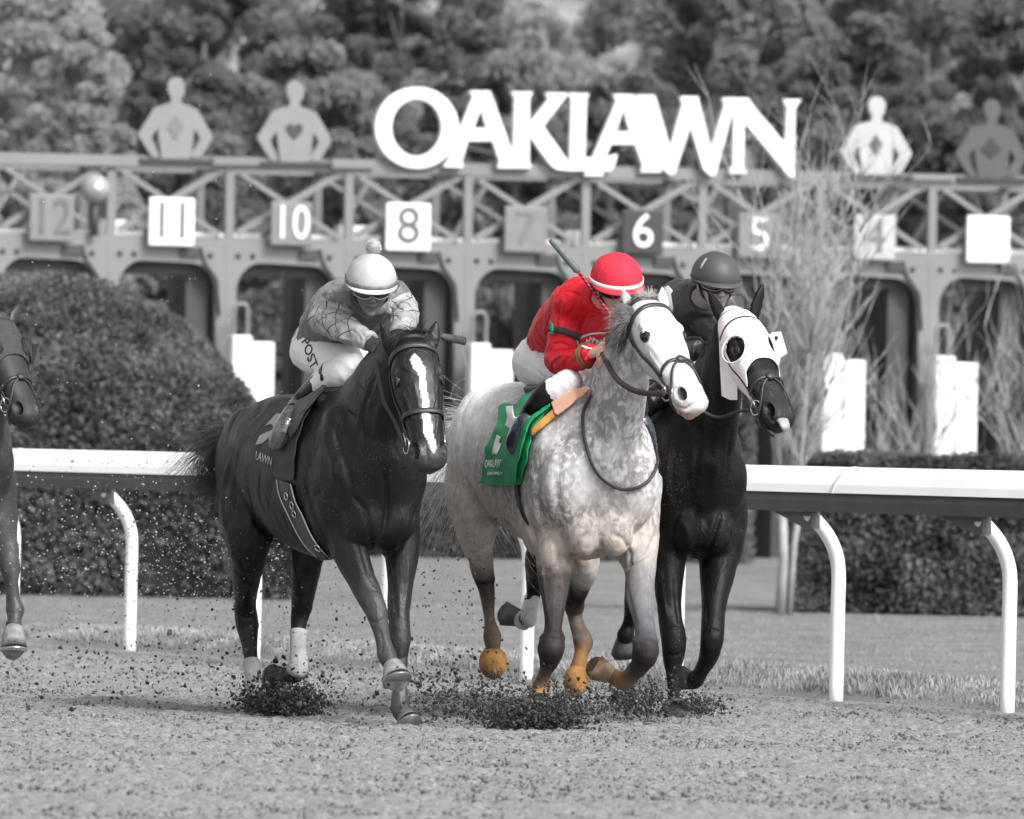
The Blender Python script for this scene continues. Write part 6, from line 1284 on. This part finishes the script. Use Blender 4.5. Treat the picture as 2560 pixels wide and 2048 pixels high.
mb = MB(); mb.tube([pb.p(-.088, .01, .0), pb.p(-.07, .03, -.07), pb.p(0, .055, -.135), pb.p(.07, .03, -.07), pb.p(.088, .01, .0)], .006, 8); mb.build('chin_strap', m_black, hb2)
mb = MB(); mb.tube([S2(R(-a), R(-8 - 14 * math.sin(R(a / 2)) ** 2), .004) for a in range(40, 150, 8)], .006, 8); mb.build('ear_piece', m_black, hb2)
ts = bvh(sk2)
# armband with a green tag, wrist straps, oval emblem
m_green = M('green_cloth', (.006, .30, .115), rough=.7, var=.10, scale=12, bump=.002, bscale=70)
ab = MB(); q = RB_.arms[0]; c0 = q[1][0].lerp(q[2][0], .55); dr = (q[2][0] - q[1][0]).normalized(); ab.loft([c0 - dr * .015, c0 + dr * .015], [(.079, .079)] * 2, side=fb.lat, n=20); ao = ab.build('armband', M('armband_elastic', .03, rough=.7), RB_.root)
drape('tag', [[(1379, 800), (1386, 812), (1387, 836), (1378, 838), (1376, 815)]], ts, .006, .003, M('tag_green', (.05, .28, .14), rough=.7), ao, rl=0)
wb = MB(); c0 = q[-1][0]; dr = (q[-1][0] - q[-2][0]).normalized()
for o_ in (-.035, -.018): wb.loft([c0 + dr * (o_ - .003), c0 + dr * (o_ + .003)], [(.061 - .15 * (o_ + .035), .061 - .15 * (o_ + .035))] * 2, side=fb.lat, n=18)
wb.build('wrist_strap', M('wrist_brass', (.25, .19, .08), rough=.3, metal=.6), RB_.root)
m_emb = M('white_print', .80, rough=.6, var=.03)
E1 = [(1500 + 60 * math.cos(2 * math.pi * k / 40), 852 + 23 * math.sin(2 * math.pi * k / 40) - 2 * math.cos(2 * math.pi * k / 40)) for k in range(40)]
E2 = [(1500 + 54 * math.cos(2 * math.pi * k / 40), 852 + 19 * math.sin(2 * math.pi * k / 40) - 2 * math.cos(2 * math.pi * k / 40)) for k in range(40)]
em = drape('emblem', [E1, E2], ts, .003, .0015, m_emb, sk2, rl=0, step=6)
v2, f2 = text_mesh('ww vvvv', 17, .4); drape('emblem', None, ts, .003, .0015, m_emb, sk2, rl=0, pre=([(1494 + x * .85, 850 - y * 1.1 - x * .05) for x, y in v2], f2)) if False else None
sq = []
for k in range(9): x0 = 1462 + k * 8.5; y0 = 852 - 5 * math.sin(k * 1.3) - k * .6; sq.append([(x0, y0 + 6), (x0 + 4, y0 - 7), (x0 + 8, y0 - 4), (x0 + 11, y0 + 2), (x0 + 6, y0 + .5), (x0 + 3, y0 + 7)])
for q_ in sq[:7]: drape('emblem', [q_], ts, .003, .0015, m_emb, sk2, rl=0)
sculpt(sk2, [([(1436, 765), (1420, 790), (1416, 815)], .006, -.009), ([(1440, 800), (1452, 780), (1452, 755)], .006, -.008), ([(1450, 828), (1462, 800), (1470, 775)], .006, .007), ([(1398, 772), (1392, 800), (1388, 840)], .007, -.010), ([(1432, 815), (1446, 790), (1446, 765)], .005, .006), ([(1384, 880), (1402, 872), (1422, 876)], .006, -.010), ([(1382, 900), (1404, 890), (1430, 890)], .006, .007), ([(1380, 862), (1400, 858), (1418, 864)], .006, -.008),
 ([(1440, 905), (1460, 895), (1476, 880)], .005, -.006), ([(1390, 730), (1420, 728), (1450, 740)], .007, -.007), ([(1375, 790), (1368, 815), (1366, 840)], .007, -.008), ([(1470, 740), (1490, 760), (1500, 790)], .007, -.008), ([(1486, 830), (1500, 815), (1520, 812)], .006, -.007), ([(1455, 860), (1470, 865), (1490, 862)], .006, -.007), ([(1405, 705), (1392, 725), (1388, 750)], .009, .006)])
sculpt(br2, [([(1340, 870), (1350, 890), (1368, 900)], .006, -.007), ([(1336, 900), (1350, 912), (1372, 918)], .006, -.007), ([(1390, 930), (1404, 942), (1412, 958)], .005, -.006), ([(1410, 925), (1424, 940), (1430, 960)], .005, -.006), ([(1340, 925), (1352, 938), (1370, 945)], .005, -.006)])
# whip held upright in the right hand
P0 = fb.J(1376, 598, -.18); P1 = fb.J(1446, 680, -.16); P2 = fb.J(1462, 700, -.16); P3 = fb.J(1524, 784, -.02); P4 = fb.J(1518, 862, -.03)
wroot = empty('riding_whip', P1, 'riding whip with a red and black striped shaft standing up beside the red helmet', 'whip')
mb = MB(); mb.loft([P0, P0.lerp(P1, .04), P1.lerp(P0, .05), P1], [(.010, .006), (.014, .008), (.016, .009), (.010, .008)], side=Vector((1, 0, 0)), n=10); mb.build('popper', M('whip_flap', (.10, .12, .12), rough=.5, var=.3, scale=40), wroot)
mb = MB(); mb.tube([P1, P2, P3, P3.lerp(P4, .5), P4], [.0085, .0075, .0085, .009, .010], 8)
m_strp = M('striped_shaft', .02, rough=.5); n_ = m_strp.node_tree; b_ = n_.nodes['Principled BSDF']; tcq = n_.nodes.new('ShaderNodeTexCoord'); wv = n_.nodes.new('ShaderNodeTexWave'); wv.bands_direction = 'Z'; wv.inputs['Scale'].default_value = 18; rp_ = n_.nodes.new('ShaderNodeValToRGB'); rp_.color_ramp.elements[0].color = (.010, .009, .012, 1); rp_.color_ramp.elements[1].color = (.55, .012, .03, 1); rp_.color_ramp.elements[0].position = .42; rp_.color_ramp.elements[1].position = .5
n_.links.new(tcq.outputs['Object'], wv.inputs[0]); n_.links.new(wv.outputs['Fac'], rp_.inputs[0]); n_.links.new(rp_.outputs[0], b_.inputs['Base Color']); mb.build('shaft', m_strp, wroot)

# ---- green saddle cloth, pads, girth, reins of horse 2
tbb = bvh(bodyB)
clB = drape('saddle_cloth', [[(1253, 1025), (1267, 1017), (1290, 1014), (1309, 1004), (1345, 974), (1372, 985), (1389, 1018), (1360, 1055), (1340, 1100), (1325, 1160), (1309, 1214), (1290, 1214), (1262, 1212), (1236, 1216), (1198, 1206), (1210, 1189), (1217, 1157), (1222, 1124), (1232, 1096), (1250, 1062), (1252, 1045)]], tbb, .016, .005, m_green, rootB, rl=5, wave=.006)
tcb = bvh(clB)
q5 = lambda L: [(1180 + x / 5.75, 940 + y / 5.75) for x, y in L]
drape('number', [q5([(490, 450), (600, 440), (605, 520), (625, 600), (665, 600), (620, 680), (570, 765), (485, 722), (520, 590), (500, 520)]), q5([(370, 850), (432, 880), (402, 960), (437, 978), (370, 1138), (303, 1115), (320, 1010)])], tcb, .004, .0015, m_emb, clB, rl=0)
v2, f2 = text_mesh('OAKLAWN', 25, .1); drape('lettering', None, tcb, .004, .0015, m_emb, clB, rl=0, pre=([(1237 + x * .36, 1160 - y * 1.15 - x * .02) for x, y in v2], f2))
v2, f2 = text_mesh('ARKANSAS', 11, 0); drape('lettering', None, tcb, .004, .0015, m_emb, clB, rl=0, pre=([(1240 + x * .72, 1184 - y * 1.0 - x * .02) for x, y in v2], f2))
drape('folded_flap', [[(1391, 1018), (1392, 1030), (1352, 1062), (1341, 1083), (1334, 1114), (1320, 1166), (1310, 1218), (1290, 1203), (1272, 1180), (1266, 1161), (1288, 1121), (1328, 1067)]], tbb, .040, .005, m_green, clB, rl=5, wave=.003)
m_salmon = M('salmon_pad', (.80, .46, .32), rough=.7, var=.06, scale=14, bump=.002, bscale=50); m_ochre = M('ochre_pad', (.62, .30, .06), rough=.8, var=.15, scale=50, bump=.003, bscale=200)
drape('saddle_pad', [[(1384, 1006), (1430, 986), (1485, 966), (1494, 974), (1481, 990), (1440, 1020), (1399, 1052), (1390, 1028)]], tbb, .030, .010, m_salmon, rootB, rl=3)
drape('under_pad', [[(1393, 1030), (1399, 1048), (1370, 1070), (1340, 1098), (1339, 1080), (1362, 1055)]], tbb, .022, .012, m_ochre, rootB, rl=3)
sd_ = MB(); pts = [fb.L(x, 0, z) for x, z in ((-.92, 1.47), (-.84, 1.50), (-.7, 1.505), (-.5, 1.54), (-.40, 1.53))]; sd_.loft(pts, [(.08, .02), (.12, .03), (.11, .03), (.11, .035), (.08, .02)], side=fb.lat, n=18); sd_.build('saddle_seat', m_saddle, rootB)
strip_px('girth', [(1288, 1205), (1294, 1245), (1304, 1280), (1320, 1314)], [(1304, 1205), (1306, 1245), (1314, 1280), (1326, 1316)], tbb, .008, .004, m_black, rootB)
rn = MB(); rope_px(rn, [(1486, 990), (1465, 1030), (1460, 1070), (1461, 1105), (1477, 1156), (1509, 1199), (1554, 1222), (1599, 1216), (1627, 1189), (1639, 1148), (1640, 1108)], tbb, .016, .0075)
hp = RB_.arms[0][-1][0] + hRb[1].normalized() * .08
rn.loft([Vector(v) for v in cr([tuple(p) for p in (hp, fb.J(1522, 917, .16), fb.J(1550, 955, .30), fb.J(1599, 981, .42), hb.H(.80, -98, .016))], 4)], [(.0045, .013)] * 17, side=Vector((0, 1, 0)), n=8)
rn.tube([fb.J(1512, 905, .06), fb.J(1560, 940, .0), fb.J(1680, 960, .3), hb.H(.80, 98, .016)], .006, 8); rn.build('reins', M('rein_leather', (.03, .022, .028), rough=.5, var=.2), rootB)
# ================================================================ RIDER 3 (dark silks)
m_dsilk = M('dark_silk', .045, rough=.45, var=.15, scale=8, spec=.4, bump=.003, bscale=30); m_dhelm = M('dark_helmet_cover', .055, rough=.55, var=.10, scale=8)
SKIN = (.30, .29, .28)
pc = HeadF(fc.J(1789, 698, -.15), 18, 15, 0)
RC_ = Rider('person', 'jockey in dark silks and a plain dark helmet, crouched behind the white hooded black horse', fc,
  [(1660, 900, -.95, .15, .12), (1675, 850, -.78, .14, .11), (1712, 795, -.57, .165, .13), (1745, 760, -.40, .165, .11), (1770, 745, -.28, .09, .07)],
  [(1700, 750, -.42, .072), (1688, 800, -.44, .060), (1680, 850, -.42, .055), (1700, 878, -.32, .050), (1730, 880, -.20, .042), (1752, 872, -.12, .034)],
  [(1815, 752, -.38, .072), (1828, 800, -.34, .060), (1832, 840, -.26, .052), (1815, 862, -.16, .044), (1798, 872, -.04, .034)],
  [(1640, 900, -.95, .115), (1650, 915, -.82, .108), (1668, 935, -.68, .088), (1690, 952, -.56, .060), (1678, 964, -.56, .056), (1645, 990, -.66, .052), (1620, 1015, -.76, .044), (1602, 1036, -.82, .036), (1598, 1052, -.85, .038), (1584, 1084, -.78, .042), (1572, 1112, -.71, .036), (1568, 1122, -.68, .022)], pc, m_skin_g, tr=bvh(bodyC), lw=.55)
hRc_ = (RC_.arms[0][-1][0], fc.J(1784, 878, -.0) - RC_.arms[0][-1][0], Vector((-.1, -.75, .65)), Vector((.1, .2, .9)))
hLc_ = (RC_.arms[1][-1][0], fc.J(1780, 880, .05) - RC_.arms[1][-1][0], Vector((.3, -.8, .5)), Vector((-.6, .0, .8)))
RC_.body([hRc_, hLc_])
for h_ in (hRc_, hLc_): gm = MB(); hand(gm, *h_, g=.0035); fuse('glove', gm, .005, 2, m_glove, RC_.root)
sk3 = RC_.garment('silks', [(RC_.spine, 0, 5), (RC_.arms[0], 0, None), (RC_.arms[1], 0, None)], .010, m_dsilk, folds=.011, fs=13, extra=lambda mb: (mb.ell(fc.J(1712, 735, -.45), (.11, .10, .07), n=14), mb.ell(fc.J(1790, 745, -.40), (.10, .09, .08), n=14), mb.ell(fc.J(1770, 800, -.36), (.10, .09, .12), n=14)))
RC_.garment('breeches', [(RC_.legs[0], 0, 6), (RC_.legs[1], 0, 6)], .007, m_breech, folds=.005, fs=15, extra=lambda mb: mb.loft([RC_.spine[0][0] - Vector((0, 0, .03)), RC_.spine[1][0]], [(.17, .14), (.14, .12)], side=fc.lat, n=18))
for ch in RC_.legs:
    mb = MB(); RC_.chain(mb, ch, .007, 4, 9); b = fuse('boot', mb, .006, 2, m_boot, RC_.root)
    mb = MB(); RC_.chain(mb, ch, .009, 8, 12); mb.ell(ch[8][0], (.044, .044, .044)); fuse('shoe', mb, .006, 3, m_shoe, b)
hc2, S3 = helmet(RC_.root, pc, m_dhelm, m_dhelm, M('helmet_trim', .022, rough=.5), (-4, -1), 1.0, peak=.032)
gg = goggles(RC_.root, pc, M('bright_lens', .05, rough=.05, spec=1, metal=.6), M('dark_rim', .02, rough=.3))
go = goggles(RC_.root, HeadF(pc.c + pc.y * .006 + pc.z * .012, 18, 15), m_lens, M('shiny_rim', .30, rough=.15, metal=.8)); go.name = 'spare_goggles'
mb = MB(); mb.tube([pc.p(-.088, .0, .0), pc.p(-.07, .03, -.07), pc.p(0, .055, -.135), pc.p(.07, .03, -.07), pc.p(.088, .0, .0)], .006, 8); mb.build('chin_strap', m_black, hc2)
mb = MB(); mb.add([S3(R(-70 + 8 * i), R(22 + 10 * j), .002) for i in range(2) for j in range(4)], [(j, j + 1, j + 5, j + 4) for j in range(3)]); o = mb.build('patch', M('helmet_patch', .30, rough=.6), hc2); md = o.modifiers.new('s', 'SOLIDIFY'); md.thickness = .002
tsc = bvh(sk3); m_wp = M('white_piping', .62, rough=.6, var=.1)
drape('shoulder_patch', [[(1656, 722), (1672, 716), (1683, 728), (1678, 736), (1684, 770), (1680, 790), (1668, 760), (1662, 738)]], tsc, .003, .002, m_wp, sk3, rl=0)
# tack of horse 3
tcc = bvh(bodyC)
sd_ = MB(); pts = [fc.L(x, 0, z) for x, z in ((-1.06, 1.48), (-.92, 1.50), (-.7, 1.50), (-.5, 1.535), (-.40, 1.52))]; sd_.loft(pts, [(.10, .02), (.15, .035), (.13, .035), (.13, .04), (.09, .02)], side=fc.lat, n=18); sd_.build('saddle_seat', m_saddle, rootC)
mb = MB(); v = [fc.L(x, -(.27 + .02), z) for x, z in ((-1.1, 1.35), (-.5, 1.38), (-.52, 1.0), (-1.08, .98))]
mb.add(v + [p - fc.lat * .006 for p in v], [(0, 1, 2, 3), (7, 6, 5, 4)] + [(i, (i + 1) % 4, (i + 1) % 4 + 4, i + 4) for i in range(4)]); mb.build('saddle_cloth', m_cloth1, rootC, False)
rn = MB(); rn.loft([Vector(v) for v in cr([tuple(fc.J(*p)) for p in ((1738, 1010, .25), (1770, 1036, .28), (1804, 1043, .32), (1846, 1029, .40))] + [tuple(hc.H(.80, -98, .016))], 4)], [(.0035, .008)] * 17, side=Vector((0, 1, 0)), n=8)
rn.tube([fc.J(1710, 850, -.1), fc.J(1728, 844, -.04), fc.J(1750, 845, .02), fc.J(1762, 862, .06)], .007, 8)
rn.build('reins', m_leather, rootC)
mb = MB()
head_strap(mb, hc, [(.9, -100), (.97, -130), (1.0, -170)], .016, off=.02); mb.build('lip_strap', m_leather, rootC)
# ================================================================ FLYING DIRT
m_clod2 = leafmat('clod_soil', .065, .26, 1)
def clods(name, pts, sizes, m, label, seed):
    rr = np.random.RandomState(seed); ico = []; 
    bm = bmesh.new(); bmesh.ops.create_icosphere(bm, subdivisions=1, radius=1); base = np.array([tuple(v.co) for v in bm.verts]); fc_ = np.array([[v.index for v in f.verts] for f in bm.faces]); bm.free()
    n = len(pts); nb = len(base); V = np.empty((n, nb, 3))
    for i in range(n):
        s = sizes[i] * rr.uniform(.6, 1.3, 3); a = rr.normal(size=(3, 3)); q_, _ = np.linalg.qr(a); V[i] = (base * rr.uniform(.35, 1.35, (nb, 1)) * s) @ q_.T + pts[i]
    Fs = (fc_[None] + (np.arange(n) * nb)[:, None, None]).reshape(-1, 3)
    me = bpy.data.meshes.new(name); me.vertices.add(n * nb); me.vertices.foreach_set('co', V.ravel()); me.loops.add(Fs.size); me.loops.foreach_set('vertex_index', Fs.ravel().astype(np.int32)); me.polygons.add(len(Fs))
    me.polygons.foreach_set('loop_start', np.arange(len(Fs)) * 3); me.polygons.foreach_set('loop_total', np.full(len(Fs), 3)); me.update(calc_edges=True); me.materials.append(m)
    at = me.attributes.new('shade', 'FLOAT', 'POINT'); at.data.foreach_set('value', np.repeat(rr.rand(n) ** 2.2, nb).astype(np.float32))
    o = bpy.data.objects.new(name, me); C.objects.link(o); return tag(o, label, 'dirt', kind='stuff')
def puff(name, blobs, m, label, seed, smin=.0015, smax=.011):
    rr = random.Random(seed); pts = []; sz = []
    for (px, py, sx, sy, D, dz, n, k) in blobs:
        for i in range(int(n * 1.8)):
            x = rr.gauss(px, sx); y = rr.gauss(py, sy); d = D + rr.gauss(0, dz); p = P(x, y, d)
            if p.z < -.005: continue
            pts.append(tuple(p)); sz.append((smin + (smax - smin) * rr.random() ** 2.6) * k * (1.7 if rr.random() < .03 else 1))
    return clods(name, np.array(pts), np.array(sz), m, label, seed)
puff('flying_dirt', [(715, 1765, 48, 20, 36.0, .12, 2600, 1.0), (660, 1738, 42, 30, 36.6, .2, 420, 1.0), (770, 1730, 55, 34, 36.6, .3, 260, 1.0)], m_clod2, 'dark clods of dirt thrown up round the hind hooves of the dark bay horse', 1)
puff('flying_dirt', [(1340, 1795, 58, 22, 34.9, .12, 3600, 1.0), (1215, 1755, 85, 34, 35.3, .3, 650, 1.0), (1105, 1720, 80, 42, 35.8, .5, 420, 1.0), (1400, 1760, 44, 28, 35.0, .2, 600, 1.0)], m_clod2, 'dark clods of dirt thrown up under the front hooves of the grey horse', 2)
puff('flying_dirt', [(1580, 1752, 45, 22, 36.4, .2, 900, .9), (1600, 1725, 50, 22, 36.6, .2, 300, .8)], m_clod2, 'dirt thrown up between the grey horse and the black horse', 3)
puff('flying_dirt', [(1735, 1765, 38, 16, 37.2, .15, 800, .8), (1700, 1785, 60, 12, 37.0, .2, 500, .8)], m_clod2, 'low spray of dirt round the planted hoof of the black horse', 4)
puff('flying_dirt', [(300, 1690, 230, 60, 36.5, .8, 420, .95), (850, 1640, 200, 90, 36.5, .8, 260, .8), (1120, 1500, 90, 110, 36.3, .6, 180, .7), (560, 1560, 200, 70, 36.8, .6, 120, .8)], m_clod2, 'scattered dark clods hanging in the air behind the horses at the left', 5)
puff('dirt_spray', [(700, 1745, 75, 34, 36.4, .3, 2600, .5), (1300, 1770, 130, 38, 35.2, .3, 4200, .5), (1600, 1745, 90, 30, 36.5, .3, 1800, .45), (1000, 1700, 200, 60, 36, .6, 1500, .4)], leafmat('fine_soil', .06, .24, 1), 'fine grains of dirt spraying up round all the hooves', 7, smin=.0012, smax=.007)
puff('dirt_spray', [(330, 1380, 230, 110, 37.5, .8, 1500, .62), (600, 1440, 150, 90, 37.3, .6, 700, .62), (300, 1000, 260, 200, 37.8, .8, 320, .55), (400, 600, 330, 200, 37.8, .8, 130, .5)], m_spray, 'fine pale spray of dirt in front of the round bush at the left', 6, smin=.0015, smax=.010)
rr = random.Random(9); pts = []; sz = []
for i in range(46000):
    y = 25.5 + 20 * rr.random() ** 1.0; x = rr.uniform(-.068, .068) * y * 1.0
    if y > rail_y(x) - .25: continue
    pts.append((x, y, rr.uniform(-.004, .008))); sz.append(.002 + .0085 * rr.random() ** 3.5)
clods('track_clods', np.array(pts), np.array(sz), M('track_clod', .11, rough=.95, var=.5, scale=12, spec=.2), 'loose clods lying all over the harrowed track surface', 10)
